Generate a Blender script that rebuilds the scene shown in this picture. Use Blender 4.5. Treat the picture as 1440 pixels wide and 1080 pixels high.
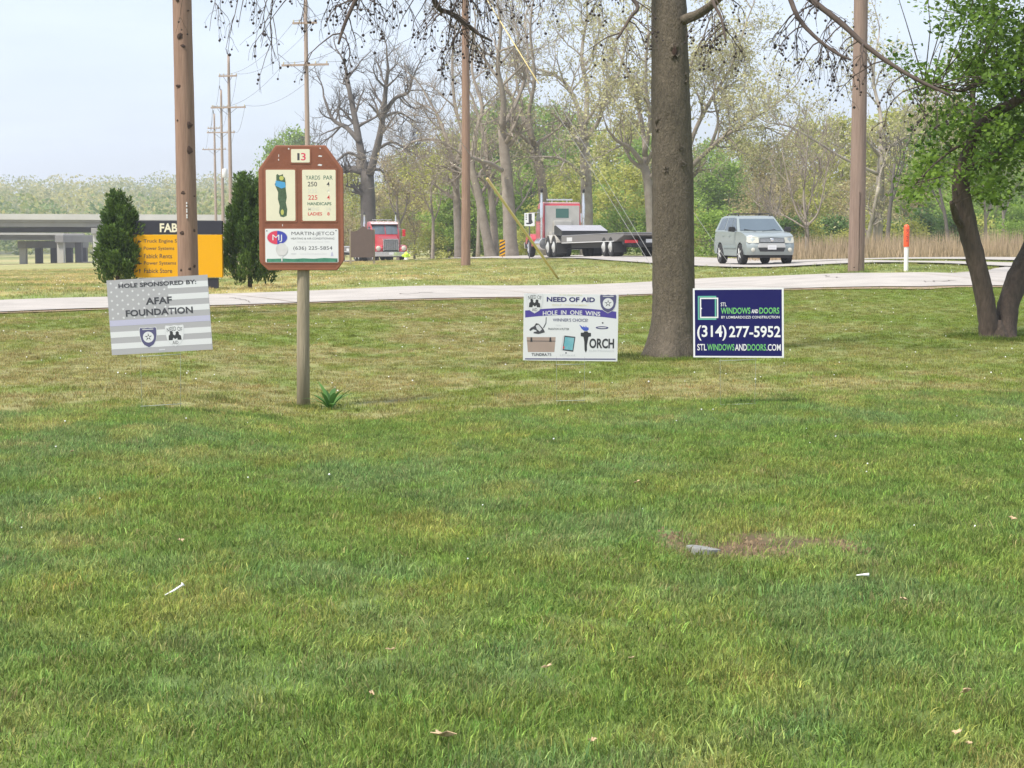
import bpy, bmesh, math, random
import numpy as np
from mathutils import Vector, Matrix
R = math.radians
random.seed(7); rng = np.random.default_rng(11)
S = bpy.context.scene
for o in list(bpy.data.objects): bpy.data.objects.remove(o)
COL = S.collection

# ------------------------------------------------------------------ camera, world, sun, exposure
F = 2600.0; HOR = 332.0; EYE = 1.1                  # focal length and horizon row in photo pixels (1440 x 1080)
PITCH = math.atan((540 - HOR) / F)
cam = bpy.data.cameras.new('camera'); cam_o = bpy.data.objects.new('camera', cam); COL.objects.link(cam_o)
cam.sensor_width = 36; cam.lens = 36 * F / 1440; cam.clip_start = 0.05; cam.clip_end = 6000
cam_o.location = (0, 0, EYE); cam_o.rotation_euler = (math.pi / 2 - PITCH, 0, 0)
S.camera = cam_o
S.render.resolution_x = 1024; S.render.resolution_y = 768

SUN_EL, SUN_AZ = R(58), R(-130)                      # azimuth measured from +Y towards +X
w = bpy.data.worlds.new('World'); S.world = w; w.use_nodes = True
nt = w.node_tree; N = nt.nodes; L = nt.links
bg = N['Background']
sky = N.new('ShaderNodeTexSky'); sky.sky_type = 'NISHITA'; sky.sun_disc = False
sky.sun_elevation = SUN_EL; sky.sun_rotation = SUN_AZ; sky.air_density = 1.0; sky.dust_density = 2.5; sky.ozone_density = 1.0
tc = N.new('ShaderNodeTexCoord'); mp = N.new('ShaderNodeMapping'); mp.inputs['Scale'].default_value = (1.2, 1.2, 7.0)
ns = N.new('ShaderNodeTexNoise'); ns.inputs['Scale'].default_value = 2.2; ns.inputs['Detail'].default_value = 5; ns.inputs['Roughness'].default_value = .55
rp = N.new('ShaderNodeValToRGB'); rp.color_ramp.elements[0].position = .30; rp.color_ramp.elements[1].position = .72
rp.color_ramp.elements[0].color = (.52, .52, .52, 1); rp.color_ramp.elements[1].color = (.90, .90, .90, 1)
mx = N.new('ShaderNodeMix'); mx.data_type = 'RGBA'; mx.inputs[7].default_value = (6.9, 7.8, 9.2, 1)   # thin high cloud
L.new(tc.outputs['Generated'], mp.inputs['Vector']); L.new(mp.outputs['Vector'], ns.inputs['Vector'])
L.new(ns.outputs['Fac'], rp.inputs['Fac']); L.new(rp.outputs['Color'], mx.inputs[0]); L.new(sky.outputs['Color'], mx.inputs[6])
L.new(mx.outputs[2], bg.inputs['Color']); bg.inputs['Strength'].default_value = 0.1
sl = bpy.data.lights.new('sun', 'SUN'); sl.energy = 4.2; sl.angle = R(9); sl.color = (1, .94, .83)
so = bpy.data.objects.new('sun', sl); COL.objects.link(so)
sd = Vector((math.sin(SUN_AZ) * math.cos(SUN_EL), math.cos(SUN_AZ) * math.cos(SUN_EL), math.sin(SUN_EL)))
so.rotation_euler = (-sd).to_track_quat('-Z', 'Y').to_euler(); so.location = (0, 0, 60)
vs = S.view_settings; vs.view_transform = 'Standard'; vs.look = 'None'; vs.gamma = 1; vs.use_curve_mapping = False
vs.exposure = 0.58

# ------------------------------------------------------------------ helpers
def lnk(o): COL.objects.link(o); return o
def tag(o, label=None, cat=None, group=None, kind=None):
    if label: o['label'] = label
    if cat: o['category'] = cat
    if group: o['group'] = group
    if kind: o['kind'] = kind
    return o
def empty(name, loc=(0, 0, 0), rz=0.0):
    o = bpy.data.objects.new(name, None); o.empty_display_size = .2
    o.location = loc; o.rotation_euler = (0, 0, rz); return lnk(o)
def children(o): return [c for c in bpy.data.objects if c.parent is o]
def copy_tree(o, parent=None, kids=None):
    if kids is None:
        kids = {}
        for c in bpy.data.objects:
            if c.parent: kids.setdefault(c.parent.name, []).append(c)
    n = o.copy(); COL.objects.link(n); n.parent = parent
    for c in kids.get(o.name, []): copy_tree(c, n, kids)
    return n

class MB:
    """collects shapes, builds ONE mesh object"""
    def __init__(s): s.v = []; s.f = []; s.n = 0; s.m = []; s.cur = 0
    def add(s, v, f):
        s.v.extend([tuple(p) for p in v]); k = s.n
        for q in f: s.f.append(tuple(i + k for i in q)); s.m.append(s.cur)
        s.n += len(v); return s
    def box(s, x0, x1, y0, y1, z0, z1):
        v = [(x, y, z) for z in (z0, z1) for y in (y0, y1) for x in (x0, x1)]
        return s.add(v, [(0, 2, 3, 1), (4, 5, 7, 6), (0, 1, 5, 4), (2, 6, 7, 3), (0, 4, 6, 2), (1, 3, 7, 5)])
    def tube(s, pts, rad, n=6, cap=True, jit=0.0):
        P = np.array([tuple(p) for p in pts], float); m = len(P)
        if np.isscalar(rad): rad = [rad] * m
        T = np.gradient(P, axis=0); T /= np.linalg.norm(T, axis=1)[:, None] + 1e-12
        ref = np.array([0, 0, 1.]) if abs(T[0][2]) < .8 else np.array([1., 0, 0])
        A = np.cross(T, ref); A /= np.linalg.norm(A, axis=1)[:, None] + 1e-12
        B = np.cross(T, A)
        a = np.arange(n) * 2 * math.pi / n
        rr = np.array(rad)[:, None, None]
        if jit: rr = rr * (1 + jit * rng.standard_normal((m, n, 1)))
        V = P[:, None, :] + rr * (np.cos(a)[None, :, None] * A[:, None, :] + np.sin(a)[None, :, None] * B[:, None, :])
        f = []
        for i in range(m - 1):
            for j in range(n):
                k = (j + 1) % n; f.append((i * n + j, i * n + k, (i + 1) * n + k, (i + 1) * n + j))
        if cap: f.append(tuple(range(n))[::-1]); f.append(tuple((m - 1) * n + j for j in range(n)))
        return s.add(V.reshape(-1, 3).tolist(), f)
    def lathe(s, prof, n=16, c=(0, 0, 0), axis='z'):
        v = []
        for r, h in prof:
            for j in range(n):
                a = 2 * math.pi * j / n; p = (r * math.cos(a), r * math.sin(a), h)
                if axis == 'x': p = (p[2], p[0], p[1])
                if axis == 'y': p = (p[0], p[2], p[1])
                v.append((p[0] + c[0], p[1] + c[1], p[2] + c[2]))
        f = []; m = len(prof)
        for i in range(m - 1):
            for j in range(n):
                k = (j + 1) % n; f.append((i * n + j, i * n + k, (i + 1) * n + k, (i + 1) * n + j))
        f.append(tuple(range(n))[::-1]); f.append(tuple((m - 1) * n + j for j in range(n)))
        return s.add(v, f)
    def prism(s, poly, axis, a0, a1):
        """polygon in the two other axes, extruded along axis"""
        n = len(poly); v = []
        for a in (a0, a1):
            for p, q in poly:
                v.append({'x': (a, p, q), 'y': (p, a, q), 'z': (p, q, a)}[axis])
        f = [tuple(range(n))[::-1], tuple(range(n, 2 * n))]
        for i in range(n):
            k = (i + 1) % n; f.append((i, k, n + k, n + i))
        return s.add(v, f)
    def build(s, name, mat, parent=None, smooth=False, bevel=0, angle=None, fix=True):
        me = bpy.data.meshes.new(name); me.from_pydata(s.v, [], s.f)
        for m in (mat if isinstance(mat, (list, tuple)) else [mat]): me.materials.append(m)
        if any(s.m): me.polygons.foreach_set('material_index', s.m)
        if fix:
            b = bmesh.new(); b.from_mesh(me); bmesh.ops.recalc_face_normals(b, faces=b.faces)
            if bevel: bmesh.ops.bevel(b, geom=[e for e in b.edges if len(e.link_faces) == 2 and e.calc_face_angle(0) > .5], offset=bevel, segments=2, affect='EDGES', profile=.6)
            b.to_mesh(me); b.free()
        if smooth or angle:
            me.polygons.foreach_set('use_smooth', [True] * len(me.polygons))
            if angle: me.set_sharp_from_angle(angle=R(angle))
        me.update()
        o = bpy.data.objects.new(name, me); lnk(o); o.parent = parent; return o

def mesh_np(name, V, Fq, mat, parent=None, attrs=None, smooth=False):
    """fast quad or triangle mesh from numpy arrays"""
    me = bpy.data.meshes.new(name); nv = len(V); nf, k = Fq.shape
    me.vertices.add(nv); me.vertices.foreach_set('co', np.ascontiguousarray(V, np.float32).ravel())
    me.loops.add(nf * k); me.loops.foreach_set('vertex_index', np.ascontiguousarray(Fq, np.int32).ravel())
    me.polygons.add(nf); me.polygons.foreach_set('loop_start', np.arange(nf, dtype=np.int32) * k)
    if smooth: me.polygons.foreach_set('use_smooth', np.ones(nf, bool))
    me.update(calc_edges=True)
    for nme, (typ, arr) in (attrs or {}).items():
        a = me.attributes.new(nme, typ, 'POINT')
        a.data.foreach_set({'FLOAT': 'value', 'FLOAT_COLOR': 'color', 'FLOAT_VECTOR': 'vector'}[typ], np.ascontiguousarray(arr, np.float32).ravel())
    if mat: me.materials.append(mat)
    o = bpy.data.objects.new(name, me); lnk(o); o.parent = parent; return o

# pixel of the photograph -> world
FW = np.array([0, math.cos(PITCH), -math.sin(PITCH)]); UP = np.array([0, math.sin(PITCH), math.cos(PITCH)])
def ray(u, v): return FW + np.array([1, 0, 0]) * (u - 720) / F + UP * (540 - v) / F
def P(u, v, d):
    r = ray(u, v); return Vector((r * d / r[1]) + np.array([0, 0, EYE]))
def zat(v, d): return P(720, v, d).z

# value noise
def _h(ix, iy, s):
    n = (ix.astype(np.int64) * 374761393 + iy.astype(np.int64) * 668265263 + s * 974711) & 0x7fffffff
    n = ((n ^ (n >> 13)) * 1274126177) & 0x7fffffff
    return ((n ^ (n >> 16)) & 0xffff) / 65535.0
def vnoise(x, y, s=0):
    ix = np.floor(x); iy = np.floor(y); fx = x - ix; fy = y - iy
    fx = fx * fx * (3 - 2 * fx); fy = fy * fy * (3 - 2 * fy)
    a = _h(ix, iy, s); b = _h(ix + 1, iy, s); c = _h(ix, iy + 1, s); d = _h(ix + 1, iy + 1, s)
    return (a * (1 - fx) + b * fx) * (1 - fy) + (c * (1 - fx) + d * fx) * fy
def fbm(x, y, sc, o=4, s=0):
    t = 0; amp = .5; tot = 0
    for i in range(o):
        t = t + amp * vnoise(x * sc * 2 ** i + 17.3 * i, y * sc * 2 ** i + 5.1 * i, s + i); tot += amp; amp *= .5
    return t / tot
def sstep(a, b, x): t = np.clip((x - a) / (b - a), 0, 1); return t * t * (3 - 2 * t)

# ------------------------------------------------------------------ materials
M = {}
def mat(name, col, rough=.6, var=0.0, scale=8.0, metal=0.0, bump=0.0, bscale=60.0, col2=None, stretch=None, spec=.5, coat=0, obj=True, trans=0.0):
    m = bpy.data.materials.new(name); m.use_nodes = True; n = m.node_tree.nodes; l = m.node_tree.links; b = n['Principled BSDF']
    b.inputs['Base Color'].default_value = (*col, 1); b.inputs['Roughness'].default_value = rough
    b.inputs['Metallic'].default_value = metal; b.inputs['Specular IOR Level'].default_value = spec; b.inputs['Coat Weight'].default_value = coat
    if trans: b.inputs['Transmission Weight'].default_value = trans
    tcn = n.new('ShaderNodeTexCoord'); vec = tcn.outputs['Object']
    if stretch:
        mpn = n.new('ShaderNodeMapping'); mpn.inputs['Scale'].default_value = stretch; l.new(vec, mpn.inputs['Vector']); vec = mpn.outputs['Vector']
    if var or col2:
        c2 = col2 or tuple(max(0, c * (1 - var)) for c in col); c1 = col if col2 else tuple(c * (1 + var) for c in col)
        t = n.new('ShaderNodeTexNoise'); t.inputs['Scale'].default_value = scale; t.inputs['Detail'].default_value = 6; t.inputs['Roughness'].default_value = .65
        r = n.new('ShaderNodeValToRGB'); r.color_ramp.elements[0].position = .32; r.color_ramp.elements[1].position = .68
        r.color_ramp.elements[0].color = (*c2, 1); r.color_ramp.elements[1].color = (*c1, 1)
        l.new(vec, t.inputs['Vector']); l.new(t.outputs['Fac'], r.inputs['Fac']); l.new(r.outputs['Color'], b.inputs['Base Color'])
    if bump:
        t2 = n.new('ShaderNodeTexNoise'); t2.inputs['Scale'].default_value = bscale; t2.inputs['Detail'].default_value = 4
        bp = n.new('ShaderNodeBump'); bp.inputs['Strength'].default_value = bump; bp.inputs['Distance'].default_value = .02
        l.new(vec, t2.inputs['Vector']); l.new(t2.outputs['Fac'], bp.inputs['Height']); l.new(bp.outputs['Normal'], b.inputs['Normal'])
    M[name] = m; return m
def leafmat(name, c_dark, c_light, attr='tint', transl=.35, rough=.55):
    m = bpy.data.materials.new(name); m.use_nodes = True; n = m.node_tree.nodes; l = m.node_tree.links
    b = n['Principled BSDF']; b.inputs['Roughness'].default_value = rough; b.inputs['Specular IOR Level'].default_value = .3
    a = n.new('ShaderNodeAttribute'); a.attribute_name = attr
    r = n.new('ShaderNodeValToRGB'); r.color_ramp.elements[0].color = (*c_dark, 1); r.color_ramp.elements[1].color = (*c_light, 1)
    l.new(a.outputs['Fac'], r.inputs['Fac']); l.new(r.outputs['Color'], b.inputs['Base Color'])
    t = n.new('ShaderNodeBsdfTranslucent'); l.new(r.outputs['Color'], t.inputs['Color'])
    mxs = n.new('ShaderNodeMixShader'); mxs.inputs[0].default_value = transl
    l.new(b.outputs[0], mxs.inputs[1]); l.new(t.outputs[0], mxs.inputs[2]); l.new(mxs.outputs[0], n['Material Output'].inputs['Surface'])
    M[name] = m; return m
def tintmat(name, kind):
    """colour from a colour attribute (ground: on the vertices, grass: on the instances)"""
    m = bpy.data.materials.new(name); m.use_nodes = True; n = m.node_tree.nodes; l = m.node_tree.links
    b = n['Principled BSDF']; b.inputs['Roughness'].default_value = .7; b.inputs['Specular IOR Level'].default_value = .25
    a = n.new('ShaderNodeAttribute'); a.attribute_name = 'col'; a.attribute_type = kind
    tcn = n.new('ShaderNodeNewGeometry'); t = n.new('ShaderNodeTexNoise'); t.inputs['Detail'].default_value = 5
    t.inputs['Scale'].default_value = 30 if kind == 'INSTANCER' else 9.0; l.new(tcn.outputs['Position'], t.inputs['Vector'])
    if kind == 'INSTANCER':
        ab = n.new('ShaderNodeAttribute'); ab.attribute_name = 'blade'
    mr = n.new('ShaderNodeMapRange'); mr.inputs[1].default_value = .3; mr.inputs[2].default_value = .7; mr.inputs[3].default_value = .72; mr.inputs[4].default_value = 1.28
    l.new(t.outputs['Fac'], mr.inputs[0])
    mm = n.new('ShaderNodeMix'); mm.data_type = 'RGBA'; mm.blend_type = 'MULTIPLY'; mm.inputs[0].default_value = 1
    l.new(a.outputs['Color'], mm.inputs[6]); l.new(mr.outputs[0], mm.inputs[7]); out_c = mm.outputs[2]
    if kind == 'INSTANCER':
        m2 = n.new('ShaderNodeMix'); m2.data_type = 'RGBA'; m2.blend_type = 'MULTIPLY'; m2.inputs[0].default_value = 1; l.new(mm.outputs[2], m2.inputs[6]); l.new(ab.outputs['Color'], m2.inputs[7]); out_c = m2.outputs[2]
    l.new(out_c, b.inputs['Base Color'])
    if kind == 'INSTANCER':
        tr = n.new('ShaderNodeBsdfTranslucent'); l.new(out_c, tr.inputs['Color'])
        ms = n.new('ShaderNodeMixShader'); ms.inputs[0].default_value = .4
        l.new(b.outputs[0], ms.inputs[1]); l.new(tr.outputs[0], ms.inputs[2]); l.new(ms.outputs[0], n['Material Output'].inputs['Surface'])
        b.inputs['Roughness'].default_value = .6; b.inputs['Specular IOR Level'].default_value = .15
    else:
        bp = n.new('ShaderNodeBump'); bp.inputs['Strength'].default_value = .6; bp.inputs['Distance'].default_value = .03
        t3 = n.new('ShaderNodeTexNoise'); t3.inputs['Scale'].default_value = 25; t3.inputs['Detail'].default_value = 6
        l.new(tcn.outputs['Position'], t3.inputs['Vector']); l.new(t3.outputs['Fac'], bp.inputs['Height']); l.new(bp.outputs['Normal'], b.inputs['Normal'])
    M[name] = m; return m
tintmat('ground', 'GEOMETRY'); tintmat('grass', 'INSTANCER')
mat('concrete_road', (.35, .32, .295), .85, .16, 1.0, bump=.15, bscale=40)
mat('soil', (.10, .068, .036), .95, col2=(.25, .18, .105), scale=30, bump=.6, bscale=60)
mat('dirt', (.20, .13, .08), .95, col2=(.32, .24, .16), scale=6, bump=.6, bscale=30)
mat('bark_grey', (.15, .122, .088), .9, col2=(.075, .06, .044), scale=13, stretch=(3, 3, 1.1), bump=1.0, bscale=34)
mat('bark_dark', (.10, .072, .055), .9, col2=(.045, .033, .025), scale=8, stretch=(3, 3, .6), bump=.9, bscale=20)
mat('bark_far', (.31, .265, .22), .95, col2=(.20, .165, .135), scale=2)
mat('bark_oak', (.14, .12, .11), .95, col2=(.08, .07, .062), scale=2)
mat('bark_pale', (.42, .38, .33), .9, col2=(.22, .18, .15), scale=1.6)
mat('twig', (.075, .055, .045), .9, .3, 5)
mat('pole_wood', (.30, .19, .138), .85, col2=(.19, .115, .082), scale=5, stretch=(4, 4, .25), bump=.5, bscale=18)
mat('pole_grey', (.27, .195, .155), .9, col2=(.18, .125, .098), scale=5, stretch=(4, 4, .25), bump=.5, bscale=18)
mat('pole_pale', (.36, .28, .23), .9, col2=(.27, .20, .16), scale=5, stretch=(4, 4, .25))
mat('gouge', (.045, .025, .018), .95, .3, 20)
mat('post_wood', (.34, .29, .21), .9, col2=(.22, .185, .13), scale=7, stretch=(4, 4, .3), bump=.4, bscale=25)
mat('board_brown', (.20, .068, .036), .6, .12, 6, bump=.1, bscale=40)
mat('board_rim', (.25, .09, .05), .6, .12, 6)
mat('cream', (.66, .62, .47), .6, .03, 10)
mat('white', (.66, .66, .67), .5); mat('white_print', (.64, .64, .65), .5); mat('grey_print', (.38, .37, .385), .5)
mat('lilac', (.45, .44, .57), .5); mat('ink', (.035, .035, .04), .5); mat('ink_grey', (.07, .07, .08), .6, spec=.2); mat('navy', (.009, .009, .085), .6, spec=.2)
mat('navy_print', (.03, .024, .13), .6, spec=.2); mat('ribbon', (.07, .05, .27), .5); mat('shield', (.085, .08, .17), .5); mat('green_print', (.13, .42, .12), .5)
mat('teal_print', (.10, .36, .27), .5); mat('faint_yellow', (.66, .62, .45), .5); mat('faint_grey', (.55, .55, .57), .5); mat('flame', (.06, .10, .45), .5)
mat('cooler', (.36, .27, .23), .5, .05); mat('screen', (.10, .35, .42), .3, col2=(.25, .45, .50), scale=14); mat('red_print', (.55, .06, .06), .5)
mat('green_ink', (.05, .13, .09), .5); mat('faint_ink', (.60, .58, .48), .5); mat('map_green', (.06, .10, .055), .6, .4, 60); mat('map_blue', (.07, .30, .55), .5)
mat('map_yellow', (.45, .45, .12), .5); mat('logo_red', (.60, .05, .10), .5); mat('logo_blue', (.05, .06, .35), .5); mat('ball', (.62, .60, .60), .5, col2=(.45, .44, .44), scale=5)
mat('banner_green', (.03, .16, .10), .5, col2=(.07, .25, .16), scale=20); mat('wire', (.30, .33, .29), .6, metal=.2)
mat('sign_yellow', (.66, .33, .006), .6, spec=.15); mat('sign_black', (.018, .018, .03), .45); mat('brown_sign', (.115, .08, .07), .7, .08, 3)
mat('guy_yellow', (.60, .48, .20), .5, .08, 3); mat('cable', (.10, .10, .11), .6); mat('insulator', (.5, .45, .3), .4); mat('guy_wire', (.24, .24, .24), .6)
mat('orange', (.80, .10, .03), .45); mat('post_white', (.80, .77, .72), .5); mat('pole_metal', (.10, .10, .11), .5)
mat('bridge', (.27, .26, .255), .9, .10, .4); mat('bridge_light', (.46, .45, .43), .9, .08, .3); mat('girder_and_shade', (.10, .095, .105), .8, .08, .4)  # third tone: bridge concrete with the under-deck shade put into its colour
mat('paint_silver', (.29, .325, .325), .35, metal=.35, coat=.4); mat('cladding', (.20, .24, .24), .5); mat('glass', (.16, .20, .23), .08, metal=.55); mat('glass_dark', (.07, .09, .11), .08, metal=.3)
mat('tyre', (.018, .018, .02), .85); mat('alloy', (.46, .46, .45), .4, metal=.2); mat('lamp', (.52, .51, .44), .2); mat('grille', (.16, .17, .18), .4, metal=.5); mat('black_plastic', (.02, .02, .022), .6)
mat('truck_red', (.44, .045, .06), .3, coat=.5); mat('truck_roof', (.72, .45, .46), .35, coat=.3); mat('chrome', (.70, .70, .71), .22, metal=.9); mat('cab_steel', (.46, .44, .41), .45, metal=.3, var=.12, scale=2)
mat('deck', (.30, .30, .33), .6, .1, 2); mat('deck_edge', (.16, .15, .15), .6); mat('frame_black', (.02, .02, .022), .6); mat('tail_red', (.6, .02, .03), .3); mat('window_green', (.05, .13, .11), .1)
mat('hiviz', (.55, .80, .05), .5); mat('litter', (.85, .85, .85), .6); mat('dead_leaf', (.50, .36, .22), .8, .25, 40); mat('lid', (.22, .22, .21), .8, .15, 15, bump=.3)
mat('seed', (.035, .025, .025), .9); mat('reed', (.36, .27, .175), .9, .25, .6)
leafmat('leaf_maple', (.035, .085, .012), (.19, .30, .04), transl=.42); leafmat('leaf_fresh', (.13, .23, .04), (.38, .52, .11), transl=.5); leafmat('leaf_yellow', (.28, .30, .055), (.56, .56, .16), transl=.5)
leafmat('leaf_tan', (.25, .20, .10), (.50, .42, .22), transl=.45); leafmat('leaf_dark', (.05, .10, .035), (.16, .26, .08), transl=.4); leafmat('juniper', (.028, .065, .018), (.17, .27, .05), transl=.25)
leafmat('leaf_bud', (.36, .33, .17), (.60, .58, .32), transl=.5); leafmat('far_woods', (.16, .25, .07), (.50, .45, .16), transl=.45); leafmat('weed', (.03, .09, .02), (.10, .22, .05))

# ------------------------------------------------------------------ terrain: thin plate spline through points read off the photograph
def ctrl():
    pts = []
    for d in (2.5, 5, 8, 10.4):
        for u in (-500, 360, 720, 1080, 1900): pts.append((u, d, 0.0))
    px = [(225, 583, 11.15), (799, 573, 12.6), (424, 574, 13.7), (1300, 548, 13.6), (945, 503, 19.5), (1400, 478, 22), (1900, 480, 22), (-400, 510, 18), (300, 480, 21),
          (0, 440, 29), (600, 430, 31.5), (1200, 409, 34), (1440, 406, 35.5), (0, 418, 34.5), (600, 407, 38), (1200, 388, 39.5), (-500, 445, 28), (1900, 398, 38),
          (300, 408, 41.5), (1274, 382, 41), (655, 375, 76), (787, 392, 50), (1060, 375, 65), (1440, 368, 66), (1200, 369.5, 64), (1900, 368, 66), (870, 363, 84), (770, 363.5, 100), (700, 362, 112),
          (510, 372, 80), (540, 370.5, 133), (540, 367.5, 108), (571, 368, 131), (0, 390, 80), (0, 373, 180), (100, 370, 230), (0, 370, 300), (-600, 390, 80), (-600, 372, 200),
          (1300, 360, 90), (1300, 357, 130), (1000, 363, 95), (1000, 358, 140), (720, 360, 140), (520, 365, 165), (2000, 360, 90)]
    for u, v, d in px: pts.append((u, d, zat(v, d)))
    for u, z in ((-600, -3.6), (0, -3.6), (720, -1.6), (1440, -1.0), (2000, -1)): pts.append((u, 420, z))
    return pts
C_ = np.array([((u - 720) / F, math.log(d), z) for u, d, z in ctrl()])
def _k(r2): return np.where(r2 > 1e-12, r2 * np.log(np.maximum(r2, 1e-12)), 0)
XY = np.c_[C_[:, 0] * 5, C_[:, 1]]; nC = len(XY)
K = _k(((XY[:, None] - XY[None]) ** 2).sum(-1)) + np.eye(nC) * .02
Pm = np.c_[np.ones(nC), XY]; A_ = np.block([[K, Pm], [Pm.T, np.zeros((3, 3))]])
W_ = np.linalg.solve(A_, np.r_[C_[:, 2], 0, 0, 0])
def hz(x, y):
    x = np.asarray(x, float); y = np.asarray(y, float); sh = np.broadcast(x, y).shape
    x, y = np.broadcast_arrays(x, y); x = x.ravel(); y = y.ravel()
    d = np.clip(y, 2.5, 420); u = np.clip(x / np.maximum(d, 2.5), -.5, .5)
    q = np.c_[u * 5, np.log(d)]; out = np.empty(len(q))
    for i in range(0, len(q), 20000):
        b = q[i:i + 20000]; out[i:i + 20000] = _k(((b[:, None] - XY[None]) ** 2).sum(-1)) @ W_[:nC] + W_[nC] + b @ W_[nC + 1:]
    bump = np.where(y > 45, .10, .04) * (fbm(x, y, .18, 2, 9) - .5)
    return (out + bump).reshape(sh)
def h1(x, y): return float(hz(np.array([x]), np.array([y]))[0])
def G(u, v, d0=3.0, d1=400.0):
    """where the ray of a pixel meets the ground"""
    ds = np.exp(np.linspace(math.log(d0), math.log(d1), 700)); r = ray(u, v)
    x = r[0] / r[1] * ds; z = EYE + r[2] / r[1] * ds; dz = z - hz(x, ds)
    i = int(np.argmax(dz < 0))
    if dz[i] >= 0: i = len(ds) - 1
    d = ds[i]; return Vector((r[0] / r[1] * d, d, h1(r[0] / r[1] * d, d)))
def D(u, d):
    x = (u - 720) / F * d; return Vector((x, d, h1(x, d)))

# road centre lines
EN = [G(u, v, 20, 60) for u, v in ((-300, 452), (0, 441), (250, 433), (470, 426), (700, 420), (1000, 411), (1120, 407.5), (1290, 405.5), (1440, 403.5), (1700, 399))]
EF = [G(u, v, 22, 75) for u, v in ((-300, 433), (0, 424.5), (250, 416.5), (470, 409.5), (700, 403.5), (1000, 392.5), (1120, 388.5), (1250, 386), (1340, 386), (1385, 382), (1412, 377), (1440, 371.5), (1480, 367))]
EN = [(-60, EN[0].y - .4 * (60 + EN[0].x))] + [(p.x, p.y) for p in EN] + [(EN[-1].x + 40, EN[-1].y + 8)]
EF = [(-60, EF[0].y - .4 * (60 + EF[0].x))] + [(p.x, p.y) for p in EF] + [(EF[-1].x + 40, EF[-1].y + 3)]
EN, EF = np.array(sorted(EN)), np.array(sorted(EF)); print('road', EN.round(1).tolist(), EF.round(1).tolist())
def near_road(x):      # near and far edge of the near road (its y at x)
    return np.interp(x, EN[:, 0], EN[:, 1]), np.interp(x, EF[:, 0], EF[:, 1])
def edge_y(x): return 12.35 + .27 * x + .25 * np.sin(x * .7)
PATCH = [(952, 761, .28, .11), (1080, 765, .38, .15), (1198, 772, .22, .095), (1040, 778, .32, .09)]
PATCH = [(G(u, v), a, b) for u, v, a, b in PATCH]
def bare(x, y):
    m = np.zeros(np.shape(x))
    for g, a, b in PATCH:
        q = ((x - g.x) / (a * .55)) ** 2 + ((y - g.y) / (b * 2.4)) ** 2
        m = np.maximum(m, 1 - sstep(.55, 1.05, q + 1.9 * (fbm(x, y, 11, 3, 77) - .5)))
    return m
def lawn(x, y, dirt=True):
    """albedo of the turf"""
    x = np.asarray(x, float); y = np.asarray(y, float)
    def mixc(a, b, t): return a * (1 - t[..., None]) + b * t[..., None]
    c = lambda *v: np.array(v)
    n1 = fbm(x, y * .6, .9, 4, 1); n2 = fbm(x, y * .55, 2.3, 4, 21); n3 = fbm(x, y, .35, 3, 41); n4 = fbm(x, y * .6, 5, 3, 51)
    base = np.broadcast_to(c(.168, .248, .056), x.shape + (3,)); n5 = fbm(x, y * .6, 4.5, 3, 71)
    near = mixc(base, c(.165, .25, .09), sstep(.42, .66, n1 * .5 + n5 * .5) * .8)
    near = mixc(near, c(.28, .31, .08), sstep(.46, .72, n2 * .6 + n4 * .4) * .7)
    near = mixc(near, c(.38, .34, .15), sstep(.60, .80, n4 * .6 + n3 * .4) * .6)
    mid = mixc(c(.15, .205, .032) + 0 * base, c(.25, .235, .085), np.clip(sstep(.40, .60, n2 * .5 + n1 * .5) + .15, 0, 1) * np.clip(1.0 - .055 * np.clip(x + .5, 0, 20) ** 1.3, .12, 1))
    band = np.exp(-((y - edge_y(x) - 1.5) / 1.6) ** 2)
    mid = mixc(mid, c(.275, .25, .10) + 0 * base, band * .75 * sstep(.3, .55, n2))
    g = mixc(near, mid, sstep(-.12, .12, y - edge_y(x)))
    far = mixc(c(.21, .25, .07) + 0 * base, c(.41, .35, .15), np.clip(sstep(.34, .6, n3 * .6 + n1 * .4) * np.clip(.95 - .06 * (x + 6), .15, 1), 0, 1))
    g = mixc(g, far, sstep(-.3, .3, y - near_road(x)[1]))
    if dirt: g = mixc(g, c(.165, .112, .058) + 0 * base, bare(x, y))
    return g

def axis_lines(fine, lim, step0, grow):
    a = [0.0]; s = step0
    while a[-1] < lim:
        if a[-1] > fine: s *= grow
        a.append(a[-1] + s)
    return np.array(a)
xa = axis_lines(9, 1500, .22, 1.09); xs = np.r_[-xa[::-1][:-1], xa]
ys = np.r_[-25., -10, -4, 0, axis_lines(42, 1900, .22, 1.05)[1:]]
GX, GY = np.meshgrid(xs, ys); GZ = hz(GX, GY)
nx, ny = len(xs), len(ys); idx = np.arange(nx * ny).reshape(ny, nx)
FQ = np.stack([idx[:-1, :-1], idx[:-1, 1:], idx[1:, 1:], idx[1:, :-1]], -1).reshape(-1, 4)
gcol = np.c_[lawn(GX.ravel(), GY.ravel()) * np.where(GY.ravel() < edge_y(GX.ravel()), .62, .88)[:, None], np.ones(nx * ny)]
tag(mesh_np('ground', np.c_[GX.ravel(), GY.ravel(), GZ.ravel()], FQ, M['ground'], attrs={'col': ('FLOAT_COLOR', gcol)}, smooth=True), kind='structure')

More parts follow.
